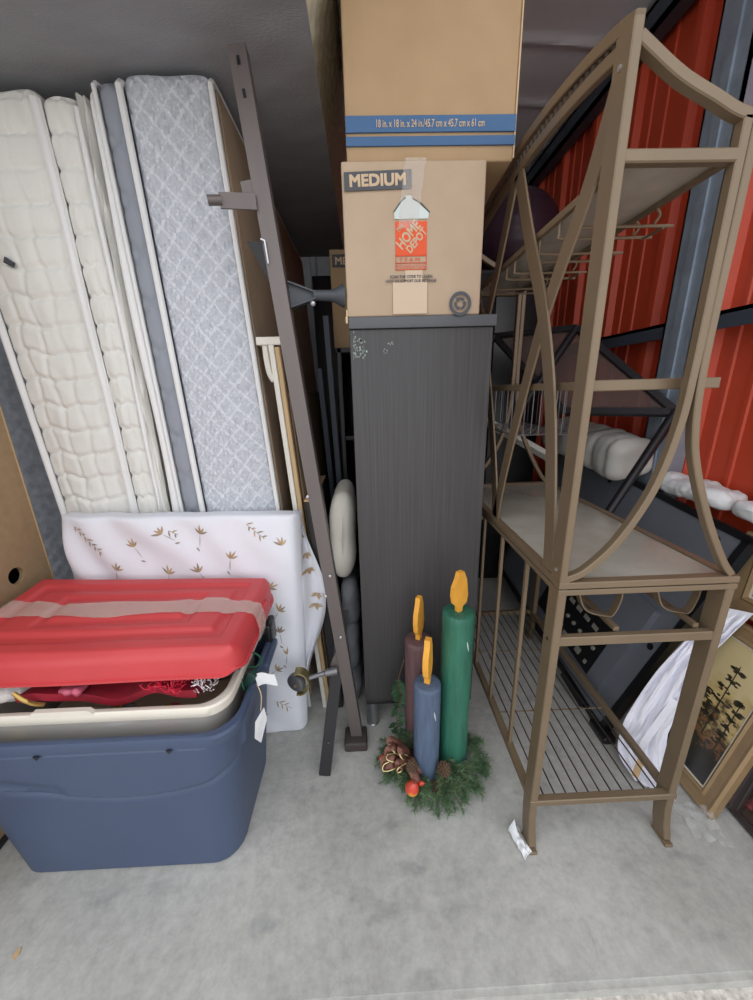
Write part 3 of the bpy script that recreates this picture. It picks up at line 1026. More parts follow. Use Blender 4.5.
    b = MB(); b.tube(spline([(xe(1.44) - 0.022, 1.268, 1.448), (xe(1.4) - 0.022, 1.266, 1.40), (xe(1.35) - 0.018, 1.262, 1.36), (xe(1.33) - 0.008, 1.262, 1.338)], 6), [0.010] * 18 + [0.008], 8); b.build('rounded_bracket', 'white_paint', root)
    b = MB(); b.sweep([(xe(z) + 0.028, 1.70, z) for z in (0.0, 1.30)], 0.006, 0.82, (0, 1, 0)); tag(b.build('brown_back', 'brown_wood', root), 'brown stained back face')
    b = MB(); b.rbox((xe(1.4) + 0.030, 1.33, 1.34), (xe(1.4) + 0.040, 1.37, 1.43), 0.002); b.build('hinge_plate', 'steel_grey', root)

    # black headboard with a bare wood top edge
    root = thing('dark_headboard', (-0.17, 1.55, 0), 'dark board with a bare tan top edge, just left of the tall bed rail', 'board')
    def xh(z): return -0.155 - 0.055 * z / 0.93
    b = MB(); b.sweep([(xh(z), 1.45, z) for z in (0.0, 0.925)], 0.036, 0.40, (0, 1, 0)); b.build('board', 'dark_wood', root)
    b = MB(); b.rbox((xh(0.93) - 0.019, 1.25, 0.926), (xh(0.93) + 0.018, 1.65, 0.932), 0.002); tag(b.build('top_edge', 'tan_wood', root), 'bare tan wood edge')
    b = MB(); b.tube([(xh(0.6) + 0.018, 1.265, 0.62), (xh(0.6) + 0.026, 1.265, 0.62)], 0.006, 8); b.build('bolt', 'zinc', root)
boards()
# ================================================================ bed rails and interior clutter left of the cabinet
def rails():
    root = thing('bed_rail', (-0.08, 1.085, 0), 'tall brown-grey metal bed rail standing upright, leaning left against the mattress', 'bed rail')
    B = V((-0.074, 1.078, 0.03)); T = V((-0.270, 1.120, 2.075))
    ax = (T - B).normalized()
    side = V((1, 0, 0)); side = (side - ax * side.dot(ax)).normalized()
    nrm = side.cross(ax).normalized()           # towards the back
    if nrm.y < 0: nrm = -nrm
    b = MB()
    b.sweep([B, T], 0.0035, 0.042, tuple(side))          # front flange (thin in y)
    b.build('front_flange', 'rail', root)
    b = MB()
    o = side * 0.0195 + nrm * 0.019
    b.sweep([B + o, T + o], 0.036, 0.0035, tuple(side))
    b.build('side_flange', 'rail', root)
    # plastic foot
    b = MB(); c = B + V((-0.004, 0, 0))
    b.rbox((c.x - 0.043, c.y - 0.035, 0.0), (c.x + 0.043, c.y + 0.045, 0.040), 0.008, n=(2, 2, 1))
    b.build('plastic_foot', 'foot_plastic', root)
    # slots and bolts
    def at(t, s=0.0, d=-0.003): return B + (T - B) * t + side * s + nrm * d
    for t in (0.985, 0.955):
        b = MB(); p = at(t); b.sweep([p - ax * 0.008, p + ax * 0.008], 0.002, 0.007, tuple(side))
        b.build('slot', 'black_metal', root)
    for t, s in ((0.47, -0.022), (0.30, -0.022), (0.335, 0.004), (0.22, 0.004)):
        b = MB(); p = at(t, s); b.lathe([(0.0055, 0), (0.0055, 0.003), (0.003, 0.005), (0.0, 0.005)], p, 10, axis=-nrm)
        b.build('bolt', 'zinc', root)
    # upper bracket: flattened hook pointing left
    p = at(0.845)
    b = MB()
    b.sweep([p + V((-0.018, -0.004, 0.0)), p + V((-0.10, -0.03, -0.006))], 0.026, 0.006, (0.25, -1, 0))
    b.sweep([p + V((-0.018, -0.004, 0.012)), p + V((-0.10, -0.03, 0.004))], 0.006, 0.022, (0, 0, 1))
    b.tube([p + V((-0.095, -0.032, -0.002)), p + V((-0.125, -0.042, -0.006))], 0.011, 10)
    b.build('hook_bracket', 'rail', root)
    b = MB()
    b.prism([p + V((-0.02, 0.006, 0.058)), p + V((-0.055, 0.006, 0.052)), p + V((-0.05, 0.006, 0.02)), p + V((-0.012, 0.006, 0.018))], (0, 0.005, 0))
    b.build('gusset', 'rail', root, smooth=False)
    p = at(0.80)
    b = MB()
    b.prism([p + V((-0.018, 0.008, 0.015)), p + V((-0.062, 0.008, 0.015)), p + V((-0.012, 0.008, -0.085))], (0, 0.004, 0))
    tag(b.build('gusset', 'black_metal', root, smooth=False), 'black triangular gusset')
    b = MB(); b.sweep([p + V((-0.024, 0.0, 0.016)), p + V((-0.014, 0.0, 0.012)), p + V((-0.010, 0, -0.04))], 0.004, 0.012, (0, 1, 0)); b.build('clip', 'zinc', root)
    # upper leg stub with flared glide, pointing right
    p = at(0.748, 0.02, 0.03)
    b = MB()
    b.prism([p + V((0.0, 0, 0.032)), p + V((0.072, 0.012, 0.006)), p + V((0.072, 0.012, -0.010)), p + V((0.004, 0, -0.036))], (0, 0.006, 0))
    b.sweep([p + V((0, 0, 0.030)), p + V((0.072, 0.012, 0.006))], 0.005, 0.024, (0, 1, 0))
    b.sweep([p + V((0.004, 0, -0.034)), p + V((0.072, 0.012, -0.010))], 0.005, 0.024, (0, 1, 0))
    leg = b.build('leg_socket', 'dark_plastic', root)
    b = MB(); b.lathe([(0.0135, 0), (0.0145, 0.05), (0.019, 0.064), (0.029, 0.080), (0.030, 0.086), (0.0, 0.086)], p + V((0.066, 0.012, -0.001)), 18, axis=(1, 0.17, 0.0))
    b.build('glide', 'dark_plastic', leg)
    b = MB(); b.lathe([(0.006, 0), (0.006, 0.016), (0, 0.018)], p + V((0.062, 0.0, -0.022)), 10, axis=(0.4, -1, -0.4)); b.build('bolt', 'zinc', root)
    # lower caster, stem pointing left
    p = at(0.155, -0.02, 0.0)
    b = MB()
    b.prism([p + V((0.02, 0.006, 0.09)), p + V((0.0, 0.006, 0.09)), p + V((-0.03, 0.006, 0.02)), p + V((-0.03, 0.006, -0.01)), p + V((0.03, 0.006, -0.02))], (0, 0.006, 0))
    b.build('gusset', 'rail', root, smooth=False)
    b = MB(); b.tube([p + V((-0.01, -0.006, 0.0)), p + V((-0.05, -0.016, 0.0)), p + V((-0.052, -0.016, 0.0)), p + V((-0.105, -0.03, -0.006))], [0.015, 0.013, 0.008, 0.008], 12)
    b.build('caster_stem', 'steel_grey', root)
    c = p + V((-0.138, -0.036, -0.012))
    b = MB()
    arc = [c + V((0.034 * cos(a), 0.0, 0.044 * sin(a))) for a in np.linspace(-1.9, 1.9, 16)]
    b.sweep(arc, 0.005, 0.036, (0, 1, 0))
    cas = b.build('caster_fork', 'brass', root)
    b = MB(); b.lathe([(0.0, -0.014), (0.024, -0.014), (0.032, -0.010), (0.034, 0), (0.032, 0.010), (0.024, 0.014), (0, 0.014)], c + V((-0.010, 0, -0.002)), 22, axis=(0.45, 1, 0))
    b.build('caster_wheel', 'steel_grey', cas)
    b = MB(); b.tube([c + V((-0.012, -0.020, -0.002)), c + V((-0.008, 0.020, -0.002))], 0.006, 8); b.build('axle', 'brass', cas)

    # second, black rail standing just behind
    root = thing('bed_rail', (-0.17, 1.0, 0), 'black bed rail whose lower end stands on the floor left of the brown rail foot', 'bed rail')
    B2 = V((-0.187, 0.962, 0.0)); T2 = V((-0.105, 1.19, 0.52))
    b = MB(); b.sweep([B2, T2], 0.004, 0.040, (0.98, 0.05, 0.1)); b.build('front_flange', 'black_metal', root)
    b = MB(); o = V((-0.018, 0.017, 0.0)); b.sweep([B2 + o, T2 + o], 0.034, 0.004, (0.98, 0.0, 0.1)); b.build('side_flange', 'black_metal', root)
    b = MB(); q = B2 + (T2 - B2) * 0.52 + V((0.030, 0.05, 0.0)); b.rbox((q.x - 0.024, q.y, q.z - 0.022), (q.x + 0.03, q.y + 0.03, q.z + 0.016), 0.008)
    b.lathe([(0.012, 0), (0.016, 0.01), (0.016, 0.03), (0.0, 0.034)], (q.x - 0.004, q.y + 0.01, q.z - 0.02), 12, axis=(0, -0.4, -1)); b.build('leg_clamp', 'black_metal', root)
    b = MB(); b.lathe([(0.004, 0), (0.004, 0.004), (0, 0.005)], B2 + (T2 - B2) * 0.2 + V((0, -0.003, 0)), 8, axis=(0, -1, 0)); b.build('rivet', 'steel_grey', root)

    # cream pillow and fleece wedged in the gap
    root = thing('pillow', (-0.09, 1.5, 0.58), 'cream pillow wedged upright between the bed rail and the tall dark cabinet', 'pillow')
    def pl(p, n_): return 0.008 * nz(p[1] * 6, p[2] * 9, p[0] * 9)
    b = MB(); b.rbox((-0.150, 1.26, 0.59), (-0.052, 1.56, 0.945), (0.042, 0.06, 0.10), n=(2, 10, 16), k=6, disp=pl,
                     xf=lambda p: (p[0] + 0.05 * (p[2] - 0.78) - 0.02 * (p[2] < 0), p[1], p[2]))
    b.build('cushion', 'pillow', root, ang=80)
    b = MB(); b.tube(spline([(-0.104, 1.262, 0.70), (-0.102, 1.2585, 0.78), (-0.096, 1.262, 0.86)], 8), 0.003, 6); b.build('seam', 'pillow', root)
    b = MB()
    for (x0, x1, y0, y1, z0, z1, s) in ((-0.124, -0.054, 1.24, 1.56, 0.0, 0.20, 1), (-0.124, -0.056, 1.23, 1.56, 0.18, 0.40, 2), (-0.120, -0.054, 1.26, 1.56, 0.37, 0.575, 3)):
        b.rbox((x0, y0, z0), (x1, y1, z1), (0.04, 0.06, 0.07), n=(4, 8, 8), k=5, disp=lambda p, n_, s=s: 0.012 * nz(p[0] * 20, p[1] * 8 + s, p[2] * 14))
    tag(b.build('fleece_blanket', 'grey_bundle', ang=80), 'grey fleece blanket crumpled in the gap beside the cabinet, under the pillow', 'blanket')

    # things in the dark aisle
    root = thing('moving_box', (0.05, 1.95, 0), 'half-hidden cardboard box seen in the dark gap left of the medium box', 'box')
    b = MB(); b.rbox((-0.128, 1.76, 1.48), (0.29, 2.2, 1.868), 0.006); b.build('carton', 'card2', root)
    b = MB(); b.box((-0.118, 1.7585, 1.80), (0.06, 1.7597, 1.848)); lab = b.build('printed_band', 'print_grey', root, smooth=False)
    b = MB(); text_on_front(b, 'MEDIUM', -0.03, 1.7578, 1.824, 0.15, 0.028, bold=0.003); b.build('printed_word', 'print_tan', lab, smooth=False)
    root = thing('bookcase', (0.1, 1.98, 0), 'black bookcase deep in the dark gap, carrying the half-hidden box', 'bookcase')
    for nm, lo, hi in (('side_panel', (-0.115, 1.70, 0), (-0.095, 2.25, 1.48)), ('side_panel', (0.275, 1.70, 0), (0.295, 2.25, 1.48)), ('top', (-0.12, 1.70, 1.46), (0.30, 2.25, 1.48)),
                       ('shelf', (-0.095, 1.71, 1.08), (0.275, 2.25, 1.10)), ('shelf', (-0.095, 1.71, 0.70), (0.275, 2.25, 0.72)), ('back_panel', (-0.1, 2.23, 0.0), (0.28, 2.25, 1.46))):
        b = MB(); b.box(lo, hi, b=0.002); b.build(nm, 'dark_wood', root)
    for q, (x0, x1, yy, zt, lab_) in enumerate(((-0.150, -0.128, 1.66, 1.60, 'dark metal slat leaning nearest the half-hidden box'),
                                             (-0.20, -0.158, 1.74, 1.40, 'dark metal slat leaning behind the tall bed rail'))):
        b = MB(); b.sweep([(x1 + 0.02, yy - 0.02, 0.0), (x0, yy + 0.01, zt)], 0.024, 0.014, (0.1, 1, 0))
        tag(b.build('metal_slat', 'beam', ang=30), lab_, 'slat', 'dark slats in the aisle')
    root = thing('dark_backdrop', (-0.15, 3.1, 0), 'tall dark backdrop added to keep the gap beside the cabinet black', 'dark_backdrop')  # wardrobe-shaped backdrop, added so the end of the aisle stays dark
    b = MB(); b.box((-0.33, 2.80, 0.0), (0.20, 3.4, 2.05), b=0.006); b.build('carcass', 'dark_wood', root)
    b = MB(); b.box((-0.322, 2.785, 0.06), (-0.068, 2.80, 2.03), b=0.003); d1 = b.build('door', 'dark_wood', root)
    b = MB(); b.box((-0.062, 2.785, 0.06), (0.192, 2.80, 2.03), b=0.003); d2 = b.build('door', 'dark_wood', root)
    b = MB(); b.tube([(-0.085, 2.778, 1.0), (-0.085, 2.778, 1.12)], 0.005, 8); b.build('handle', 'steel_grey', d1)
    b = MB(); b.tube([(-0.045, 2.778, 1.0), (-0.045, 2.778, 1.12)], 0.005, 8); b.build('handle', 'steel_grey', d2)
rails()

# ================================================================ cabinet and cartons
def cabinet():
    root = thing('tall_cabinet', (0.18, 1.39, 0), 'tall narrow black-brown cabinet, end panel facing out, boxes on top', 'cabinet')
    x0, x1, y0, y1 = -0.0385, 0.383, 1.145, 1.540
    b = MB(); b.box((x0 + 0.001, y0 + 0.003, 0.134), (x1 - 0.003, y1, 1.469), b=0.0025); b.build('end_panel', 'veneer', root)
    b = MB(); b.box((x0, y0 - 0.004, 1.470), (x1 + 0.004, y1 + 0.004, 1.5005), b=0.002); tag(b.build('top_board', 'veneer_edge', root), 'smooth grey-black top board')
    b = MB(); b.box((x0 + 0.004, y0 + 0.001, 0.116), (x1 - 0.004, y1 - 0.002, 0.135), b=0.002); b.build('base_rail', 'plinth', root)
    for xx in (x0 + 0.028, x1 - 0.028):
        for yy in (y0 + 0.032, y1 - 0.032):
            b = MB(); b.lathe([(0.025, 0), (0.027, 0.004), (0.024, 0.007), (0.023, 0.116), (0, 0.116)], (xx, yy, 0), 20); b.build('leg', 'silver_leg', root)
    # pale paint left on the panel where something was torn off
    b = MB(); rnd = random.Random(5)
    for (cx, cz, w, h, n) in ((-0.024, 1.432, 0.006, 0.034, 26), (-0.006, 1.447, 0.018, 0.010, 16), (0.0, 1.42, 0.012, 0.022, 22), (-0.02, 1.405, 0.014, 0.008, 12), (0.082, 1.44, 0.014, 0.006, 8), (0.064, 1.418, 0.008, 0.008, 7)):
        for _ in range(n):
            x = cx + rnd.gauss(0, w * 0.45); z = cz - 0.009 + rnd.gauss(0, h * 0.45); s = rnd.uniform(0.0008, 0.003)
            b.add([(x + s * cos(a) * rnd.uniform(0.5, 1.3), y0 + 0.0022, z + s * 1.5 * sin(a) * rnd.uniform(0.5, 1.3)) for a in np.linspace(0, 2 * pi, 7)[:-1]], [(5, 4, 3, 2, 1, 0)][::1])
    cut = [i for i, f in enumerate(b.f) if b.v[f[0]][0] < 0.035]
    for keep in (cut, [i for i in range(len(b.f)) if i not in set(cut)]):
        c2 = MB()
        for i in keep: c2.add([b.v[q] for q in b.f[i]], [tuple(range(len(b.f[i])))])
        tag(c2.build('torn_label_residue', 'scuff', root, smooth=False), 'pale label residue')

def carton(root, lo, hi, m, seam_z=None):
    def bulge(p, n_):
        return 0.004 * sin(pi * (p[0] - lo[0]) / (hi[0] - lo[0])) * sin(pi * (p[2] - lo[2]) / (hi[2] - lo[2])) if abs(n_[1]) > 0.7 else 0.0
    b = MB(); b.rbox(lo, hi, 0.006, n=(8, 6, 8), k=3, disp=bulge)
    return b.build('carton', m, root, ang=60)

def boxes():
    global XFORM
    XFORM = lambda p: (p[0] * 0.9575, p[1] * 0.9575, EYE + (p[2] - EYE) * 0.9575)
    # medium box
    root = thing('moving_box', (0.155, 1.43, 1.509), 'medium cardboard moving box with clear tape on top of the tall cabinet', 'box')
    lo, hi = (-0.043, 1.193, 1.5095), (0.351, 1.655, 1.888)
    carton(root, lo, hi, 'card')
    yf = 1.1875
    b = MB(); b.prism([(-0.036, yf - 0.0006, 1.818), (0.146, yf - 0.0006, 1.822), (0.146, yf - 0.0006, 1.865), (-0.036, yf - 0.0006, 1.860)], (0, 0.002, 0)); band = b.build('size_band', 'print_grey', root, smooth=False)
    b = MB(); text_on_front(b, 'MEDIUM', 0.0545, yf - 0.0012, 1.8415, 0.152, 0.028, rot=0.02, bold=0.004); b.build('printed_word', 'print_tan', band, smooth=False)
    # house-shaped emblem above an orange square
    b = MB()
    b.prism([(0.098, yf - 0.001, 1.752), (0.098, yf - 0.001, 1.770), (0.118, yf - 0.001, 1.797), (0.128, yf - 0.001, 1.797), (0.128, yf - 0.001, 1.806), (0.146, yf - 0.001, 1.806), (0.148, yf - 0.001, 1.797), (0.160, yf - 0.001, 1.792), (0.195, yf - 0.001, 1.765), (0.192, yf - 0.001, 1.752)], (0, 0.0015, 0))
    b.build('roof_emblem', 'print_white', root, smooth=False)
    b = MB(); b.tube([(0.097, yf - 0.001, 1.768), (0.118, yf - 0.001, 1.793), (0.130, yf - 0.001, 1.801)], 0.0016, 5); b.tube([(0.150, yf - 0.001, 1.798), (0.172, yf - 0.001, 1.788), (0.196, yf - 0.001, 1.766)], 0.0016, 5)
    b.build('roof_outline', 'print_grey', root)
    b = MB(); b.box((0.101, yf - 0.0008, 1.665), (0.189, yf + 0.002, 1.746))
    logo = b.build('orange_square', 'print_orange', root, smooth=False)
    b = MB(); a = math.radians(47)
    text_on_front(b, 'THE', 0.114, yf - 0.0014, 1.730, 0.022, 0.011, rot=a, bold=0.002)
    text_on_front(b, 'HOME', 0.137, yf - 0.0014, 1.714, 0.078, 0.027, rot=a, bold=0.003)
    text_on_front(b, 'DEPOT', 0.160, yf - 0.0014, 1.700, 0.070, 0.021, rot=a, bold=0.003)
    b.build('logo_lettering', 'print_tan', logo, smooth=False)
    b = MB()
    for z0, z1 in ((1.6625, 1.6645), (1.628, 1.630), (1.645, 1.6465)):
        b.box((0.101, yf - 0.0008, z0), (0.189, yf + 0.002, z1))
    for x in (0.101, 0.1875): b.box((x, yf - 0.0008, 1.628), (x + 0.0015, yf + 0.002, 1.664))
    text_on_front(b, 'TEAM', 0.140, yf - 0.001, 1.654, 0.058, 0.009, spacing=1.5)
    text_on_front(b, 'FOUNDATION', 0.145, yf - 0.001, 1.6365, 0.080, 0.009, spacing=1.2)
    b.build('orange_caption', 'print_orange', root, smooth=False)
    b = MB()
    text_on_front(b, 'SCAN THE CODE TO LEARN', 0.145, yf - 0.001, 1.611, 0.122, 0.0072, bold=0.001)
    text_on_front(b, 'HOW WE SUPPORT OUR VETERANS', 0.145, yf - 0.001, 1.6, 0.146, 0.0072, bold=0.001)
    b.build('black_caption', 'print_grey', root, smooth=False)
    b = MB(); b.box((0.092, yf - 0.0006, 1.514), (0.192, yf + 0.002, 1.597)); b.box((0.128, yf - 0.0006, 1.597), (0.178, yf + 0.002, 1.627)); tag(b.build('pale_tape_patch', 'card_light', root, smooth=False), 'pale strip of old tape')
    # recycling badge
    b = MB(); cx, cz = 0.290, 1.538
    N = 40
    def ringp(r): return [(cx + r * cos(2 * pi * i / N), yf - 0.0012, cz + r * sin(2 * pi * i / N)) for i in range(N)]
    for r0, r1 in ((0.0325, 0.0235),):
        A, B_ = ringp(r0), ringp(r1)
        b.add(A + B_, [(i, (i + 1) % N, N + (i + 1) % N, N + i)[::-1] for i in range(N)])
    for q in range(3):
        a0 = pi / 2 + q * 2 * pi / 3
        arc = [(cx + 0.0135 * cos(a0 + t), yf - 0.001, cz + 0.0135 * sin(a0 + t)) for t in np.linspace(-0.85, 0.55, 8)]
        b.sweep(arc, 0.007, 0.0012, (0, 1, 0))
        e = a0 + 0.55
        b.prism([(cx + r * cos(e + dt), yf - 0.0014, cz + r * sin(e + dt)) for r, dt in ((0.0205, 0), (0.0135, 0.6), (0.0065, 0))], (0, 0.0012, 0))
    b.build('recycling_badge', 'print_grey', root, smooth=False)
    # packing tape from the top edge half way down
    b = MB()
    def tp(u, v):
        z = 1.889 - 0.16 * v
        wl = 0.128 - 0.020 * v + 0.004 * nz(v * 8); wr = 0.186 - 0.026 * v + 0.006 * nz(v * 9, 4)
        return (wl + (wr - wl) * u, yf - 0.0016 - 0.003 * abs(nz(u * 5, v * 10)), z)
    b.shell(tp, 10, 26, -0.0004)
    b.box((0.128, 1.186, 1.889), (0.186, 1.60, 1.8893))
    b.build('clear_tape', 'box_tape', root)
    b = MB()
    for x in (-0.043,):
        b.rbox((-0.0465, 1.191, 1.5), (-0.0415, 1.22, 1.53), 0.002); b.rbox((-0.049, 1.188, 1.492), (-0.0418, 1.20, 1.512), 0.003)
    b.build('frayed_corner', 'card_edge', root)
    # large box
    root = thing('moving_box', (0.2, 1.45, 1.889), 'large cardboard box with two blue stripes stacked on the medium box', 'box')
    lo, hi = (-0.027, 1.208, 1.8895), (0.426, 1.665, 2.50)
    carton(root, lo, hi, 'card2')
    yf = 1.2025
    b = MB(); b.box((-0.0265, yf - 0.0006, 1.953), (0.4255, yf + 0.006, 1.988)); st = b.build('wide_stripe', 'print_blue', root, smooth=False)
    b = MB(); b.box((-0.0265, yf - 0.0006, 1.924), (0.4255, yf + 0.006, 1.944)); b.build('narrow_stripe', 'print_blue', root, smooth=False)
    b = MB(); text_on_front(b, '18 in. x 18 in. x 24 in./45.7 cm x 45.7 cm x 61 cm', 0.198, yf - 0.0012, 1.9705, 0.286, 0.0165, bold=0.001)
    b.build('printed_dimensions', 'print_tan', st, smooth=False)
    b = MB(); b.rbox((0.4235, 1.2035, 1.895), (0.4275, 1.2085, 2.49), 0.0015); b.build('corner_edge', 'card_edge', root)
    XFORM = None
cabinet()
boxes()

# ================================================================ bins
def bins():
    root = thing('storage_bin', (-0.72, 0.92, 0), 'large navy blue plastic storage bin on the floor at lower left', 'bin')
    bx0, bx1, by0, by1 = -1.046, -0.408, 0.724, 1.085     # base
    tx0, tx1, ty0, ty1 = -1.096, -0.352, 0.700, 1.112     # rim
    HZ = 0.515
    loops = []
    def ridge(x):   # swoosh along the front
        t = (x - (-0.66)) / 0.30
        return 0.312 + 0.075 * t * t if x > -0.86 else 0.345 - 0.1 * (x + 0.86)
    def L(z, grow=0.0, r=0.075, swoosh=False):
        t = z / HZ
        t = max(0, t)
        x0 = bx0 + (tx0 - bx0) * t - grow; x1 = bx1 + (tx1 - bx1) * t + grow
        y0 = by0 + (ty0 - by0) * t - grow; y1 = by1 + (ty1 - by1) * t + grow
        pts = rrect(x0, x1, y0, y1, r, z, 10, 40)
        if swoosh:
            out = []
            for x, y, zz in pts:
                k = 0.0
                if y < y0 + 0.07:
                    zc = ridge(x)
                    k = (0.012 * smooth(zc - 0.005, zc + 0.005, z) - 0.011 * exp(-((z - zc + 0.012) / 0.010) ** 2)) * smooth(0.07, 0.0, y - y0)
                    if x < -0.80:
                        k -= 0.006 * smooth(0.02, 0.0, abs(z - 0.37 + 0.25 * (x + 0.9)) - 0.006)
                elif x > x1 - 0.07 and y < y1 - 0.06:
                    zc = ridge(-0.41) + 0.02
                    k = 0.008 * smooth(zc - 0.006, zc + 0.006, z) * smooth(0.07, 0.0, x1 - x)
                dx = (x - (x0 + x1) / 2); dy = (y - (y0 + y1) / 2)
                if y < y0 + 0.07: out.append((x, y - k, zz))
                else: out.append((x + k, y, zz))
            return out
        return pts
    loops.append(L(0.0, -0.02, 0.06)); loops.append(L(0.0, -0.006, 0.07)); loops.append(L(0.006, 0.0)); 
    for z in np.linspace(0.03, 0.472, 80): loops.append(L(z, 0.0, 0.075, True))
    loops += [L(0.476, 0.009), L(0.480, 0.013), L(0.505, 0.015), L(0.513, 0.012), L(0.515, 0.006), L(0.513, -0.002), L(0.505, -0.005)]
    for z in (0.44, 0.3, 0.12, 0.012): loops.append(L(z, -0.006))
    b = MB(); b.loft(loops, cap0=True, cap1=True)
    b.build('tub', 'bin_blue', root, ang=30)
    # latch slots under the rim
    for x in (-0.823, -0.508):
        b = MB(); b.prism([(x, 0.6835, 0.482), (x + 0.014, 0.6835, 0.482), (x + 0.004, 0.686, 0.468)], (0, 0.004, 0)); b.build('latch_slot', 'plinth', root, smooth=False)
    # side handle at the right end
    b = MB()
    b.rbox((-0.350, 0.93, 0.485), (-0.322, 1.06, 0.510), 0.008, n=(1, 4, 1))
    b.build('handle', 'bin_blue', root)
    b = MB(); b.rbox((-0.358, 1.03, 0.49), (-0.334, 1.10, 0.575), 0.010, n=(1, 1, 2)); tag(b.build('lid_latch', 'tv_dark', root), 'black lid latch standing up')

    # clear tote sitting inside
    ZO = 0.012
    root = thing('clear_tote', (-0.72, 0.95, 0.20), 'translucent tote with a taped red lid, nested in the navy bin', 'tote')
    cx0, cx1, cy0, cy1 = -1.062, -0.388, 0.742, 1.085
    def R(z, g, r=0.06):
        t = (z - 0.2) / 0.35
        k = -0.03 * (1 - t) + g
        return rrect(cx0 - k, cx1 + k, cy0 - k * 0.8, cy1 + k * 0.8, r, z, 8, 14)
    b = MB(); b.loft([R(0.205, -0.02), R(0.2, 0.0), R(0.215, 0.008), R(0.53, 0.0), R(0.53, -0.004), R(0.215, 0.003), R(0.206, -0.01)][0:1] + [R(0.206, 0.0), R(0.534, 0.0)] + [R(0.534, -0.004), R(0.212, -0.004)])
    b.build('tub', 'tote_clear', root)
    b = MB(); b.loft([R(0.532, 0.001), R(0.528, 0.014), R(0.532, 0.018), R(0.557, 0.019), R(0.562, 0.015), R(0.562, 0.004), R(0.557, -0.004), R(0.532, -0.004), R(0.532, 0.001)], cap0=False, cap1=False)
    # raised catch on the front of the rim
    b.prism([(-0.845, 0.724, 0.561), (-0.832, 0.724, 0.573), (-0.700, 0.724, 0.573), (-0.688, 0.724, 0.561)], (0, 0.012, 0))
    b.build('rim', 'tote_rim', root, ang=40)
    # lid, sitting ajar on top and warped up at the far left
    lx0, lx1, ly0, ly1 = -1.095, -0.345, 0.768, 1.128
    def zlid(x, y):
        ul = (lx1 - x) / (lx1 - lx0); vb = (y - ly0) / (ly1 - ly0)
        return 0.702 + 0.030 * ul * vb + 0.004 * nz(x * 3, y * 3)
    def st(e, a, w=0.006): return smooth(a - w, a + w, e)
    def hmap(x, y):
        e = min(x - lx0, lx1 - x, y - ly0, ly1 - y)
        h = -0.012 * (1 - st(e, 0.006, 0.010))
        h += 0.0 - 0.009 * st(e, 0.050) + 0.011 * st(e, 0.082, 0.008)
        ex = min(x - lx0, lx1 - x); ey = min(y - ly0, ly1 - y)
        h += -0.007 * st(min(ex - 0.05, ey), 0.112) + 0.008 * st(min(ex - 0.05, ey), 0.140, 0.008)
        return h
    rc = 0.045
    def lp(u, v):
        hx, hy = (lx1 - lx0) / 2, (ly1 - ly0) / 2
        px_, py_ = (u * 2 - 1) * hx, (v * 2 - 1) * hy
        qx = max(-hx + rc, min(hx - rc, px_)); qy = max(-hy + rc, min(hy - rc, py_))
        dx, dy = px_ - qx, py_ - qy
        m = max(abs(dx), abs(dy)); L_ = hypot(dx, dy)
        if L_ > 1e-9: dx, dy = dx * m / L_, dy * m / L_
        x = (lx0 + lx1) / 2 + qx + dx; y = (ly0 + ly1) / 2 + qy + dy
        return x, y
    nu, nv = 150, 84
    b = MB(); vs = []; fs = []
    for i in range(nu + 1):
        for j in range(nv + 1):
            x, y = lp(i / nu, j / nv)
            # distance to the rounded outline, for the rolled edge
            vs.append((x, y, zlid(x, y) + hmap(x, y)))
    for i in range(nu):
        for j in range(nv):
            a = i * (nv + 1) + j
            fs.append((a, a + nv + 1, a + nv + 2, a + 1))
    per = [i * (nv + 1) for i in range(nu + 1)] + [nu * (nv + 1) + j for j in range(1, nv + 1)] + [i * (nv + 1) + nv for i in range(nu - 1, -1, -1)] + [j for j in range(nv - 1, 0, -1)]
    cx, cy = (lx0 + lx1) / 2, (ly0 + ly1) / 2
    prev = per; n = len(per)
    for gx, dz in ((0.006, -0.008), (0.009, -0.020), (0.010, -0.058), (0.015, -0.060), (0.015, -0.066), (0.006, -0.066), (0.0, -0.03), (-0.02, -0.02)):
        cur = []
        for k_, idx in enumerate(per):
            x, y, z = vs[idx]
            dx, dy = x - cx, y - cy
            ox = gx * max(-1, min(1, (abs(dx) - ((lx1 - lx0) / 2 - rc)) / rc)) * (1 if dx > 0 else -1) if abs(dx) > (lx1 - lx0) / 2 - rc else 0
            oy = gx * max(-1, min(1, (abs(dy) - ((ly1 - ly0) / 2 - rc)) / rc)) * (1 if dy > 0 else -1) if abs(dy) > (ly1 - ly0) / 2 - rc else 0
            cur.append(len(vs)); vs.append((x + ox, y + oy, z + dz))
        for k_ in range(n):
            a, b2 = prev[k_], prev[(k_ + 1) % n]
            fs.append((b2, a, cur[k_], cur[(k_ + 1) % n]))
        prev = cur
    b.add(vs, fs)
    lid = b.build('lid', 'lid_red', root, ang=50)
    # grip tab on the right side of the lid
    b = MB(); b.rbox((-0.350, 0.93, 0.632), (-0.326, 1.04, 0.672), 0.007, n=(1, 4, 1)); b.build('lid_catch', 'lid_red', lid)
    # wrinkled clear tape across the lid
    b = MB()
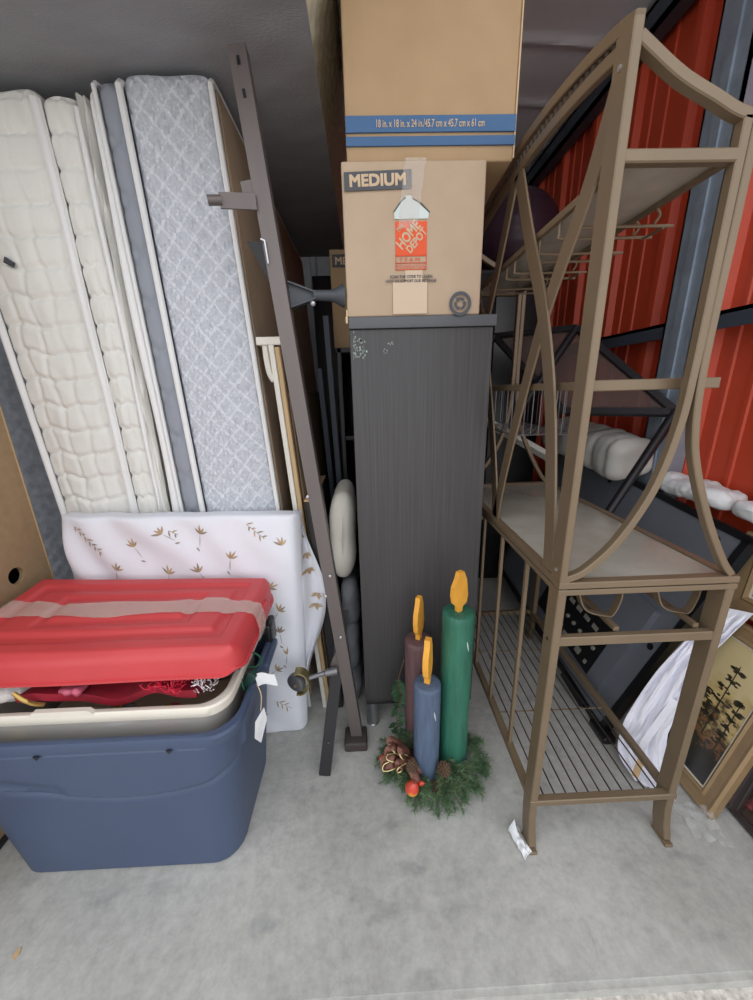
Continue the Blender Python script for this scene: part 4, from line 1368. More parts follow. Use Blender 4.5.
    def tp(u, v):
        if u < 0.93:
            x = -1.085 + 0.748 * u / 0.93
            y = 0.962 - 0.030 * u / 0.93 + 0.064 * (v - 0.5) * (1 + 0.12 * sin(x * 23)) + 0.006 * sin(x * 9) + 0.012 * smooth(-0.62, -0.45, x)
            z = zlid(x, y) + max(hmap(x, y), -0.004) + 0.0018 + 0.0022 * abs(nz(x * 16, y * 30))
            return (x, y, z)
        t = (u - 0.93) / 0.07
        x = -0.335 + 0.012 * min(1, t * 2); y = 0.944 + 0.064 * (v - 0.5) - 0.02 * t
        return (x, y, zlid(-0.345, y) - 0.006 - 0.07 * t)
    b.shell(tp, 120, 8, 0.0006)
    b.build('clear_tape', 'tape', lid)

    # Christmas things showing in the gap under the lid
    b = MB()
    def vel(u, v):
        x = -0.92 + 0.46 * u; y = 0.775 + 0.28 * v
        return (x, y, 0.572 + 0.022 * nz(x * 9, y * 9) + 0.018 * sin(u * 9 + v * 4))
    b.shell(vel, 40, 24, -0.02)
    tag(b.build('velvet_cloth', 'velvet_red', ang=80), 'dark red velvet cloth in the gap under the red lid', 'cloth')
    rnd = random.Random(3)
    b = MB()
    for _ in range(34):
        c = V((rnd.uniform(-0.575, -0.475), rnd.uniform(0.752, 0.80), rnd.uniform(0.588, 0.616)))
        pts = [c + V((rnd.uniform(-0.014, 0.014), rnd.uniform(-0.01, 0.01), rnd.uniform(-0.012, 0.012))) for _ in range(5)]
        b.tube(spline(pts, 4), 0.0014, 5)
    o = b.build('tinsel_garland', 'tinsel_red'); tag(o, 'curly red tinsel garland under the front right of the red lid', 'garland', kind='stuff')
    b = MB()
    for _ in range(46):
        c = V((rnd.uniform(-0.465, -0.405), rnd.uniform(0.762, 0.80), rnd.uniform(0.576, 0.612)))
        d = V((rnd.uniform(-1, 1), rnd.uniform(-0.5, 0.5), rnd.uniform(-1, 1))).normalized() * 0.008
        b.tube([c - d, c, c + d], [0.0009, 0.0016, 0.0009], 5)
        b.lathe([(0.0002, -0.002), (0.002, 0), (0.0002, 0.002)], c + d, 6)
    o = b.build('bead_garland', 'bead_silver'); tag(o, 'silvery bead spray at the front right corner under the red lid', 'garland', kind='stuff')
    b = MB(); b.rbox((-1.03, 0.765, 0.553), (-0.90, 0.86, 0.600), (0.045, 0.04, 0.022), n=(4, 4, 2), k=6, disp=lambda p, n_: 0.005 * nz(p[0] * 60, p[1] * 60, p[2] * 60))
    tag(b.build('fur_trim', 'fur_white', ang=80), 'tuft of white fur trim showing at far left under the red lid', 'trim')
    b = MB(); b.rbox((-0.80, 0.764, 0.578), (-0.745, 0.80, 0.604), (0.010, 0.010, 0.010), n=(6, 4, 3), k=4, disp=lambda p, n_: 0.012 * nz(p[0] * 50, p[1] * 30, p[2] * 50))
    tag(b.build('foil_bow', 'pink', ang=80), 'dusky pink foil scrap under the front edge of the red lid', 'bow')
    b = MB(); b.tube(spline([(-0.90, 0.762, 0.60), (-0.88, 0.757, 0.585), (-0.862, 0.76, 0.568), (-0.84, 0.766, 0.556)], 6), 0.0055, 6)
    tag(b.build('gold_ribbon', 'gold', ang=60), 'curl of gold ribbon beside the white fur under the red lid', 'ribbon')
    for q, (x, y, z, r, mm, lab) in enumerate(((-0.97, 0.80, 0.42, 0.045, 'gold', 'gold bauble seen through the front of the clear tote, far left'),
                                  (-0.70, 0.812, 0.44, 0.05, 'bead_silver', 'silver bauble seen through the middle of the clear tote'),
                                  (-0.56, 0.804, 0.45, 0.042, 'pink', 'pink bauble seen through the right of the clear tote'))):
        root2 = thing('bauble', (x, y, z - r), lab, 'bauble', 'baubles in the clear tote')
        b = MB(); b.lathe([(r * sin(t), -r * cos(t)) for t in np.linspace(0.01, pi - 0.01, 18)], (x, y, z), 24); b.build('ball', mm, root2)
        b = MB(); b.lathe([(r * 0.2, 0), (r * 0.2, r * 0.2), (0, r * 0.22)], (x, y, z + r * 0.95), 12); b.build('cap', 'gold', root2)
    # folded gift paper filling the tote under the baubles
    b = MB()
    def fil(u, v):
        x = -0.995 + 0.535 * u; y = 0.815 + 0.215 * v
        return (x, y, 0.375 + 0.012 * nz(x * 12, y * 12))
    b.shell(fil, 30, 16, -0.13)
    tag(b.build('tissue_paper', 'card_light', ang=80), 'crumpled pale tissue paper filling the bottom of the clear tote', 'paper')
    b = MB(); b.rbox((-1.0, 0.77, 0.02), (-0.44, 1.05, 0.195), 0.02, n=(6, 4, 2), disp=lambda p, n_: 0.006 * nz(p[0] * 9, p[1] * 9, p[2] * 9))
    tag(b.build('folded_blanket', 'grey_bundle', ang=70), 'folded grey blanket inside the navy bin, under the clear tote', 'blanket')

    # green light string hanging over the right edge
    root = thing('light_string', (-0.36, 0.93, 0.47), 'green light-string cord and plug with white paper tags over the bin edge', 'light string')
    b = MB()
    b.tube(spline([(-0.372, 0.90, 0.575), (-0.352, 0.895, 0.585), (-0.335, 0.90, 0.568), (-0.333, 0.905, 0.545), (-0.345, 0.895, 0.535), (-0.362, 0.88, 0.548)], 8), 0.0028, 8)
    b.tube(spline([(-0.378, 0.86, 0.575), (-0.372, 0.845, 0.53), (-0.366, 0.84, 0.505), (-0.372, 0.86, 0.49)], 8), 0.0028, 8)
    b.tube(spline([(-0.380, 0.90, 0.56), (-0.374, 0.875, 0.52), (-0.372, 0.87, 0.50)], 8), 0.0028, 8)
    b.build('cord', 'green_wire', root)
    b = MB()
    R_ = Matrix.Rotation(0.5, 3, 'Y') @ Matrix.Rotation(-0.4, 3, 'Z')
    tmp = MB(); tmp.rbox((-0.012, -0.014, -0.028), (0.012, 0.014, 0.028), 0.005, n=(1, 1, 2)); tmp.rbox((-0.008, -0.008, -0.040), (0.008, 0.008, -0.026), 0.003)
    b.add([R_ @ V(p) + V((-0.352, 0.862, 0.520)) for p in tmp.v], tmp.f); b.build('plug', 'green_plug', root)
    b = MB()
    b.shell(lambda u, v: (-0.338 + 0.050 * u + 0.006 * v, 0.855 + 0.02 * u, 0.540 - 0.040 * v - 0.012 * u + 0.006 * sin(u * 5)), 8, 6, 0.0006)
    tag(b.build('paper_tag', 'paper', root), 'white folded paper tag')
    b = MB(); b.prism([(-0.333, 0.80, 0.432), (-0.315, 0.83, 0.450), (-0.313, 0.835, 0.405), (-0.330, 0.81, 0.345), (-0.337, 0.79, 0.385)], (0.0008, 0, 0)); tag(b.build('paper_tag', 'paper', root, smooth=False), 'long narrow white paper tag')
    b = MB(); b.tube(spline([(-0.337, 0.86, 0.505), (-0.325, 0.85, 0.475), (-0.323, 0.825, 0.445)], 5), 0.0016, 6); b.build('tag_tie', 'card_edge', root)
bins()
# ================================================================ candles on the fir base
def candles():
    rnd = random.Random(21)
    def candle(name, lab, cx, cy, z0, z1, r, m, fang, fw, fh, ft):
        root = thing(name, (cx, cy, z0), lab, 'candle', 'carved wooden candles')
        b = MB()
        prof_n = 26; rows = 30
        loops = []
        for i in range(rows + 1):
            z = z0 + (z1 - z0) * i / rows
            L = []
            for j in range(prof_n):
                a = 2 * pi * j / prof_n
                rr = r * (1 + 0.03 * nz(cos(a) * 1.2 + cx * 9, sin(a) * 1.2, z * 5) + 0.015 * nz(cos(a) * 5, sin(a) * 5, z * 14))
                L.append((cx + rr * cos(a), cy + rr * sin(a), z))
            loops.append(L)
        for k, dz in ((0.95, 0.004), (0.86, 0.006), (0.5, 0.006)):
            loops.append([(cx + r * k * cos(2 * pi * j / prof_n), cy + r * k * sin(2 * pi * j / prof_n), z1 + dz + 0.0015 * nz(j, k * 9)) for j in range(prof_n)])
        b.loft(loops)
        b.build('candle_body', m, root, ang=50)
        # carved slab flame
        zf = z1 + 0.004
        outline = [(-0.13, 0.0), (0.13, 0.0), (0.16, 0.13), (0.42, 0.20), (0.50, 0.38), (0.44, 0.58), (0.36, 0.80), (0.16, 1.0), (-0.16, 1.0), (-0.24, 0.86), (-0.46, 0.66), (-0.50, 0.46), (-0.40, 0.25), (-0.15, 0.14)]
        ca, sa = cos(fang), sin(fang)
        pts = [(cx + p * fw * ca + ft / 2 * sa, cy + p * fw * sa - ft / 2 * ca, zf + q * fh) for p, q in outline]
        b = MB(); b.prism(pts, (-ft * sa, ft * ca, 0)); b.build('wooden_flame', 'flame', root, ang=20)
        # drips of pale wax
        b = MB()
        a = -1.2
        b.tube([(cx + (r + 0.001) * cos(a + 0.05 * k), cy + (r + 0.001) * sin(a + 0.05 * k), z1 - 0.075 - 0.012 * k) for k in range(4)], [0.001, 0.002, 0.0016, 0.0007], 5)
        b.build('wax_scar', 'print_white', root)
        return root
    candle('candle', 'tall green candle with a broad orange wooden flame', 0.270, 0.985, 0.030, 0.628, 0.0495, 'wax_green', 0.55, 0.062, 0.138, 0.016)
    candle('candle', 'plum-brown candle standing behind the blue one', 0.157, 1.065, 0.030, 0.470, 0.0475, 'wax_plum', 1.05, 0.062, 0.165, 0.016)
    r2 = candle('candle', 'short slate-blue candle at the front of the fir base', 0.169, 0.945, 0.030, 0.397, 0.0435, 'wax_blue', 1.15, 0.060, 0.165, 0.018)

    root = thing('fir_garland_base', (0.2, 0.97, 0), 'bushy artificial fir base with bow and fruit, three wooden candles standing in it', 'garland')
    b = MB()
    b.lathe([(0.0, 0.0), (0.115, 0.0), (0.120, 0.012), (0.115, 0.022), (0.0, 0.024)], (0.205, 0.99, 0.002), 28); b.build('base_board', 'twig', root)
    # fir branchlets
    tw = MB(); nd = MB()
    cx, cy = 0.203, 0.972
    cand = ((0.270, 0.985, 0.052), (0.157, 1.065, 0.050), (0.169, 0.945, 0.046))
    def needle(p, d, L):
        s = d.orthogonal().normalized() * 0.0011
        u = d.cross(s).normalized() * 0.0011
        nd.add([p + s, p - s * 0.5 + u * 0.87, p - s * 0.5 - u * 0.87, p + d * L], [(0, 1, 3), (1, 2, 3), (2, 0, 3)])
    count = 0
    for k in range(330):
        a = rnd.uniform(0, 2 * pi)
        rr = sqrt(rnd.uniform(0.0, 1.0))
        # blob outline of the base
        rx = 0.165; ry = 0.118
        x = cx + rx * rr * cos(a); y = cy + ry * rr * sin(a)
        if a > pi * 1.0 and a < pi * 1.35: x += 0.015
        h = 0.028 + 0.045 * (1 - rr * rr) + rnd.uniform(0, 0.02)
        if any(hypot(x - c[0], y - c[1]) < c[2] for c in cand): continue
        out = V((x - cx, y - cy, 0))
        if out.length < 1e-3: out = V((1, 0, 0))
        out.normalize()
        d = (out + V((rnd.uniform(-0.8, 0.8), rnd.uniform(-0.8, 0.8), rnd.uniform(0.0, 0.7) - 0.35 * rr))).normalized()
        L = rnd.uniform(0.035, 0.062)
        p0 = V((x, y, h)); pts = []
        for i in range(5):
            t = i / 4
            p = p0 + d * (L * t) + V((0, 0, -0.012 * t * t))
            p.z = max(0.008, p.z)
            pts.append(p)
        if any(hypot(pts[-1].x - c[0], pts[-1].y - c[1]) < c[2] for c in cand): continue
        tw.tube(pts, [0.0012] * 5, 4)
        for i in range(50):
            t = rnd.random()
            i0 = min(3, int(t * 4)); q = pts[i0].lerp(pts[i0 + 1], t * 4 - i0)
            ax = (pts[i0 + 1] - pts[i0]).normalized()
            s = ax.orthogonal(); s.rotate(Matrix.Rotation(rnd.uniform(0, 2 * pi), 3, ax)); s.normalize()
            v = (ax * rnd.uniform(0.4, 1.0) + s).normalized()
            if q.z + v.z * 0.024 < 0.003: v.z = abs(v.z) * 0.2; v.normalize()
            needle(q, v, rnd.uniform(0.016, 0.026))
    f = nd.build('fir_needles', 'needles', root, smooth=False); f['kind'] = 'stuff'
    tw.build('twigs', 'twig', root)
    # ribbon bow
    b = MB()
    bc = V((0.098, 0.935, 0.092))
    loops_ = (((-0.075, -0.03, 0.010), (-0.045, 0.0, 0.030)), ((-0.055, 0.02, 0.055), (-0.012, 0.03, 0.045)), ((-0.02, -0.02, 0.062), (0.006, 0.0, 0.05)), ((-0.062, -0.01, 0.034), (-0.03, 0.01, 0.05)), ((-0.03, -0.045, 0.02), (-0.005, -0.03, 0.04)))
    for (e1, e2) in loops_:
        path = spline([bc, bc + V(e1) * 0.6 + V((0, -0.012, 0.012)), bc + V(e1), bc + (V(e1) + V(e2)) * 0.52 + V((-0.01, 0.0, 0.008)), bc + V(e2) * 0.7, bc + V((0.004, 0.004, 0.004))], 7)
        b.sweep(path, 0.020, 0.0012, (0.2, -0.5, 0.6), chamfer=0.05)
    for e in ((0.05, -0.03, -0.028), (0.03, -0.065, -0.020)):
        b.sweep(spline([bc, bc + V(e) * 0.5 + V((0, 0, 0.014)), bc + V(e)], 7), 0.028, 0.0012, (0.1, -0.6, 0.6), chamfer=0.05)
    bow = b.build('ribbon_bow', 'ribbon_red', root, ang=80)
    b = MB()
    for (e1, e2) in loops_:
        path = spline([bc, bc + V(e1) * 0.6 + V((0, -0.020, 0.004)), bc + V(e1) + V((-0.003, -0.010, -0.003)), bc + (V(e1) + V(e2)) * 0.52 + V((-0.012, -0.013, 0.0)), bc + V(e2) * 0.7 + V((0, -0.012, -0.002))], 7)
        b.tube(path, 0.0022, 6)
    tag(b.build('gold_wire_edge', 'ribbon_gold', bow), 'shiny gold wired edge')
    # fruit, bud, pine cones
    def fruit(c, r, mm, nm, lab=None, ax=(0.15, -0.3, 1)):
        b = MB(); b.lathe([(0.001, -r * 1.05), (r * 0.55, -r * 0.95), (r * 0.93, -r * 0.45), (r, 0), (r * 0.86, r * 0.55), (r * 0.55, r * 1.05), (r * 0.25, r * 1.4), (0.001, r * 1.48)], c, 20, axis=ax)
        fr = b.build(nm, mm, root); 
        if lab: fr['label'] = lab
        b = MB(); c = V(c); ax_ = V(ax).normalized(); b.tube([c + ax_ * r * 1.4, c + ax_ * r * 2.3], 0.0018, 6); b.build('fruit_stem', 'twig', fr)
        return fr
    fruit((0.110, 0.858, 0.068), 0.0225, 'fruit', 'artificial_pear', 'red and yellow artificial pear')
    fruit((0.022, 0.945, 0.090), 0.0125, 'fruit', 'artificial_berry', None, (-0.6, -0.3, 0.3))
    fruit((0.140, 0.868, 0.072), 0.008, 'fruit', 'artificial_berry', None, (0.8, -0.2, 0.3))
    for (c, ax, s) in (((0.214, 0.905, 0.082), (0.3, -0.6, 0.7), 0.022), ((0.118, 0.915, 0.086), (-0.2, -0.5, 0.6), 0.02)):
        b = MB(); c = V(c); ax = V(ax).normalized(); u = ax.orthogonal().normalized(); w = ax.cross(u)
        for ring in range(6):
            rr = s * (0.35 + 0.65 * sin(pi * (ring + 0.6) / 6.6))
            for q in range(8):
                a = 2 * pi * q / 8 + ring * 0.39
                d = u * cos(a) + w * sin(a); tn = -u * sin(a) + w * cos(a)
                p = c + ax * (ring * s * 0.28)
                b.add([p, p + d * rr + tn * s * 0.2, p + d * rr * 1.15 + ax * s * 0.14, p + d * rr - tn * s * 0.2, p + d * rr * 0.9 - ax * s * 0.08], [(0, 1, 2), (0, 2, 3), (0, 3, 4), (0, 4, 1), (1, 4, 3, 2)])
        b.build('pine_cone', 'twig', root, smooth=False)
    # leafy sprig climbing at the left
    st = MB(); lf = MB()
    path = spline([(0.085, 1.03, 0.05), (0.078, 1.06, 0.14), (0.094, 1.075, 0.22), (0.086, 1.078, 0.285), (0.108, 1.08, 0.38)], 8)
    st.tube(path, 0.002, 6)
    for i in range(2, len(path) - 1):
        for s in (-1, 1):
            if rnd.random() < 0.2 or i > 25 and rnd.random() < 0.5: continue
            p = path[i]; L = rnd.uniform(0.024, 0.040) * (1.0 if i < 24 else 0.5)
            d = V((s * rnd.uniform(0.5, 1), rnd.uniform(-0.8, 0.0), rnd.uniform(-0.1, 0.8))).normalized()
            sd = d.cross(V((0, -1, 0.3))).normalized() * L * 0.27; up = d.cross(sd).normalized() * L * 0.08
            q = [p, p + d * L * 0.35 + sd * 0.9 + up, p + d * L * 0.7 + sd * 0.7 + up, p + d * L, p + d * L * 0.7 - sd * 0.7 + up, p + d * L * 0.35 - sd * 0.9 + up]
            q2 = [v - up.normalized() * 0.0006 if up.length else v for v in q]
            lf.add(q + q2, [(0, 1, 2, 3), (0, 3, 4, 5), (9, 8, 7, 6), (11, 10, 9, 6)])
    lf.build('leaves', 'leaf', root, ang=60); st.build('leaf_stem', 'twig', root)
candles()

# ================================================================ baker's rack
def rack():
    X0, X1, YN, YF = 0.432, 0.853, 0.732, 1.662
    ZM, ZL, ZT = 0.866, 0.172, 1.674
    YC = (YN + YF) / 2
    root = thing('bakers_rack', ((X0 + X1) / 2, YC, 0), 'tall champagne-brown metal bakers rack with curved ends, glass shelves and wire bottom', 'rack')
    n = (1, 0, 0); ny = (0, 1, 0); nzv = (0, 0, 1)
    hw, hd = 0.021, 0.046
    def bar(name, pts, w, d, nrm, m='rack', par=root):
        b = MB(); b.sweep(pts, w, d, nrm); return b.build(name, m, par)
    # legs of the base with splayed feet
    for x, sx in ((X0 + hw / 2, 1), (X1 - hw / 2, -1)):
        for y, sy in ((YN + hd / 2, -1), (YF - hd / 2, 1)):
            b = MB()
            pts = [(x, y, ZM - 0.018), (x, y, 0.16), (x, y + sy * 0.002, 0.10), (x, y + sy * 0.010, 0.05), (x, y + sy * 0.022, 0.012)]
            b.sweep(pts, hd, hw, n)
            lg = b.build('leg', 'rack', root)
            b = MB(); b.rbox((x - 0.012, y + sy * 0.022 - 0.032, 0.0), (x + 0.012, y + sy * 0.022 + 0.026, 0.010), 0.004); b.build('foot_pad', 'rack', lg)
            if sx > 0:
                b = MB(); b.lathe([(0.0045, 0), (0.0045, 0.002), (0, 0.003)], (x - hw / 2, y, 0.70), 10, axis=(-1, 0, 0)); b.build('bolt', 'rack_dark', lg)
    # base frames: upper (two stacked) and lower
    def frame(z, h, w, nm, ins=0.0, m='rack'):
        b = MB()
        x0, x1, y0, y1 = X0 - 0.0012, X1 + 0.0012, YN - 0.0012, YF + 0.0012
        b.sweep([(x0, y0 + w / 2, z), (x1, y0 + w / 2, z)], w, h, nzv); b.sweep([(x0, y1 - w / 2, z), (x1, y1 - w / 2, z)], w, h, nzv)
        b.sweep([(x0 + w / 2, y0 + w, z), (x0 + w / 2, y1 - w, z)], w, h, nzv); b.sweep([(x1 - w / 2, y0 + w, z), (x1 - w / 2, y1 - w, z)], w, h, nzv)
        return b.build(nm, m, root)
    frame(ZM - 0.0265, 0.014, 0.022, 'base_top_frame')
    frame(ZM - 0.0085, 0.017, 0.024, 'worktop_frame')
    b = MB(); b.box((X0 + 0.022, YN + 0.022, ZM - 0.012), (X1 - 0.022, YF - 0.022, ZM - 0.004), b=0.001)
    tag(b.build('glass_shelf', 'dusty_glass', root), 'dusty grey glass worktop')
    frame(ZL - 0.011, 0.020, 0.022, 'bottom_frame')
    # bottom wires
    nw = 11
    for i in range(nw):
        x = X0 + 0.022 + (X1 - X0 - 0.044) * (i + 0.7) / (nw + 0.4)
        b = MB(); b.tube([(x, YN + 0.012, ZL - 0.004), (x, YF - 0.012, ZL - 0.004)], 0.0024, 6); b.build('shelf_wire', 'rack_dark', root)
    for y in (1.04, 1.36):
        b = MB(); b.tube([(X0 + 0.01, y, ZL - 0.010), (X1 - 0.01, y, ZL - 0.010)], 0.0028, 6); b.build('cross_wire', 'rack', root)
    # uprights in the long left side of the base, and end rails
    for y in (0.915, 1.105, 1.290, 1.48):
        bar('side_slat', [(X0 + 0.008, y, ZL - 0.006), (X0 + 0.008, y, ZM - 0.03)], 0.014, 0.010, n)
    bar('end_rail', [(X0 + hw, YN + 0.012, 0.702), (X1 - hw, YN + 0.012, 0.702)], 0.025, 0.018, ny)
    bar('end_rail', [(X0 + hw, YF - 0.012, 0.702), (X1 - hw, YF - 0.012, 0.702)], 0.025, 0.018, ny)
    # bottle cradles under the worktop
    for x in (0.600, 0.800):
        bar('cradle_rail', [(x, YN + 0.02, 0.722), (x, YF - 0.02, 0.722)], 0.012, 0.014, n)
    for x in (0.600, 0.800):
        for y in (0.80, 1.10, 1.40):
            pts = spline([(x - 0.085, y, ZM - 0.03), (x - 0.080, y, 0.80), (x - 0.055, y, 0.750), (x, y, 0.731), (x + 0.018, y, 0.735), (x + 0.030, y, 0.775), (x + 0.030, y, 0.80)], 6)
            b = MB(); b.sweep(pts, 0.004, 0.020, ny); b.build('bottle_strap', 'rack', root)
    # back posts
    for y in (YN + hd / 2, YF - hd / 2):
        b = MB(); b.sweep([(X0 + 0.0085, y, ZM - 0.002), (X0 + 0.0085, y, 1.838)], hd, 0.017, n); po = b.build('back_post', 'rack', root)
        for z in (0.89, 1.79):
            b = MB(); b.lathe([(0.0045, 0), (0.0045, 0.002), (0, 0.003)], (X0, y, z), 10, axis=(-1, 0, 0)); b.build('bolt', 'zinc', po)
    # arched top: two bars with a bead row between them
    def arch(y, off): 
        t = (y - YN) / (YF - YN); s = sin(pi * t)
        return 1.838 + 0.080 * s ** 0.75 - off * (0.6 + 0.4 * s)
    ys = np.linspace(YN + 0.004, YF - 0.004, 40)
    bar('arch_rail', [(X0 + 0.0085, y, arch(y, 0.010)) for y in ys], 0.022, 0.016, n)
    ys2 = np.linspace(YN + 0.03, YF - 0.03, 40)
    bar('arch_rail', [(X0 + 0.0085, y, arch(y, 0.056)) for y in ys2], 0.022, 0.014, n)
    for i in range(40):
        y = YN + 0.06 + (YF - YN - 0.12) * i / 39
        b = MB(); b.lathe([(0.0, -0.009), (0.005, -0.006), (0.005, 0.006), (0, 0.009)], (X0 + 0.0085, y, arch(y, 0.034)), 8); b.build('bead', 'rack_dark', root)
    # crossing curved slats of the back, two pairs
    for mir in (0, 1):
        f = (lambda y: y) if not mir else (lambda y: 2 * YC - y)
        c1 = [(YC - 0.004, 1.868), (1.09, 1.68), (0.967, 1.475), (0.882, 1.27), (0.822, 1.02), (0.800, ZM)]
        c2 = [(0.765, 1.80), (0.83, 1.665), (0.965, 1.465), (1.085, 1.20), (1.16, 1.0), (YC - 0.004, ZM)]
        for q, c in enumerate((c1, c2)):
            bar('cross_slat', spline([(X0 + 0.006 + 0.006 * q, f(y), z) for y, z in c], 8), 0.046, 0.006, n)
    # end panels: paired bars that flare apart towards the worktop
    XP = 0.654
    for y, nm in ((YN + 0.011, 'near'), (YF - 0.011, 'far')):
        top = 1.716
        L = [(XP - 0.008, top), (XP - 0.008, 1.55), (XP - 0.008, 1.33), (0.640, 1.206), (0.612, 1.079), (0.556, 0.965), (0.492, 0.893), (0.445, ZM + 0.004)]
        R_ = [(XP + 0.009, top), (XP + 0.009, 1.55), (XP + 0.009, 1.33), (0.674, 1.205), (0.698, 1.12), (0.750, 1.005), (0.806, 0.908), (0.836, ZM + 0.004)]
        bar('flared_bar', spline([(x, y, z) for x, z in L], 8), 0.016, 0.020, ny)
        bar('flared_bar', spline([(x, y, z) for x, z in R_], 8), 0.016, 0.020, ny)
        bar('swoop_bar', spline([(X0 + 0.014, y, 1.818), (0.522, y, 1.771), (0.587, y, 1.742), (0.628, y, 1.724), (XP + 0.016, y, 1.714)], 8), 0.018, 0.020, ny)
        bar('end_rail', [(X0 + 0.016, y, ZT - 0.010), (XP - 0.014, y, ZT - 0.010)], 0.020, 0.020, ny)
    # top shelf
    bar('shelf_rail', [(X0 + 0.022, YN + 0.02, ZT - 0.012), (X0 + 0.022, YF - 0.02, ZT - 0.012)], 0.016, 0.012, n)
    bar('shelf_rail', [(XP - 0.022, YN + 0.02, ZT - 0.012), (XP - 0.022, YF - 0.02, ZT - 0.012)], 0.018, 0.012, n)
    b = MB(); b.box((X0 + 0.026, YN + 0.022, ZT - 0.012), (XP - 0.026, YF - 0.022, ZT - 0.006), b=0.001); tag(b.build('glass_shelf', 'dusty_glass', root), 'dusty glass top shelf')
    # stemware wires under the top shelf
    for y in (0.90, 1.06, 1.22, 1.40):
        for dy in (0.0, 0.062):
            z = 1.622
            b = MB(); b.tube(spline([(X0 + 0.026, y + dy, ZT - 0.018), (X0 + 0.026, y + dy, z + 0.01), (X0 + 0.034, y + dy, z), (0.56, y + dy, z), (XP + 0.02, y + dy, z)], 5), 0.0032, 6)
            b.tube(spline([(XP - 0.022, y + dy, ZT - 0.018), (XP - 0.012, y + dy, z + 0.02), (XP - 0.022, y + dy, z + 0.004)], 5), 0.0028, 6)
            b.build('stemware_wire', 'rack', root)
        b = MB(); b.tube([(XP + 0.0, y, 1.619), (XP + 0.0, y + 0.062, 1.619)], 0.0028, 6); b.build('stemware_tie', 'rack', root)
    # loose mid rails at eye level
    zr = 1.297
    b = MB()
    b.sweep([(X0 + 0.012, YF - 0.05, zr), (0.735, YF - 0.05, zr)], 0.014, 0.022, nzv); b.sweep([(X0 + 0.02, YN + 0.045, zr), (0.735, YN + 0.045, zr)], 0.014, 0.022, nzv)
    b.sweep([(X0 + 0.03, YN + 0.05, zr), (X0 + 0.03, YF - 0.05, zr)], 0.012, 0.018, nzv); b.sweep([(0.722, YN + 0.05, zr), (0.722, YF - 0.05, zr)], 0.012, 0.018, nzv)
    b.build('mid_frame', 'rack', root)
    # wire basket hung from the middle frame
    root2 = thing('wire_basket', (0.57, 1.38, 1.15), 'thin grey wire basket hanging in the middle of the bakers rack', 'basket')
    x0, x1, y0, y1, zb, zt = 0.475, 0.672, 1.16, 1.57, 1.150, 1.30
    for z, nm in ((zt, 'top_rim'), (zb, 'bottom_rim')):
        b = MB(); b.tube([(x0, y0, z), (x1, y0, z), (x1, y1, z), (x0, y1, z)], 0.0026, 6, closed=True); b.build(nm, 'steel_grey', root2)
    b = MB()
    for i in range(11):
        t = i / 10; y = y0 + (y1 - y0) * t
        b.tube([(x0, y, zt), (x0, y, zb), (x1, y, zb), (x1, y, zt)], 0.0014, 5)
    b.build('side_wires', 'steel_grey', root2)
    b = MB()
    for i in range(1, 8):
        x = x0 + (x1 - x0) * i / 8
        b.tube([(x, y0, zt), (x, y0, zb), (x, y1, zb), (x, y1, zt)], 0.0014, 5)
    b.build('base_wires', 'steel_grey', root2)
rack()

# ================================================================ clutter behind the rack
def plank(b, O, U, W, Nn, u0, u1, w0, w1, n0, n1, mi=0):
    """box in a local frame O + u U + w W + n N"""
    vs = [O + U * u + W * w + Nn * k for k in (n0, n1) for u, w in ((u0, w0), (u1, w0), (u1, w1), (u0, w1))]
    b.add(vs, [(0, 3, 2, 1), (4, 5, 6, 7), (0, 1, 5, 4), (1, 2, 6, 5), (2, 3, 7, 6), (3, 0, 4, 7)], mi)

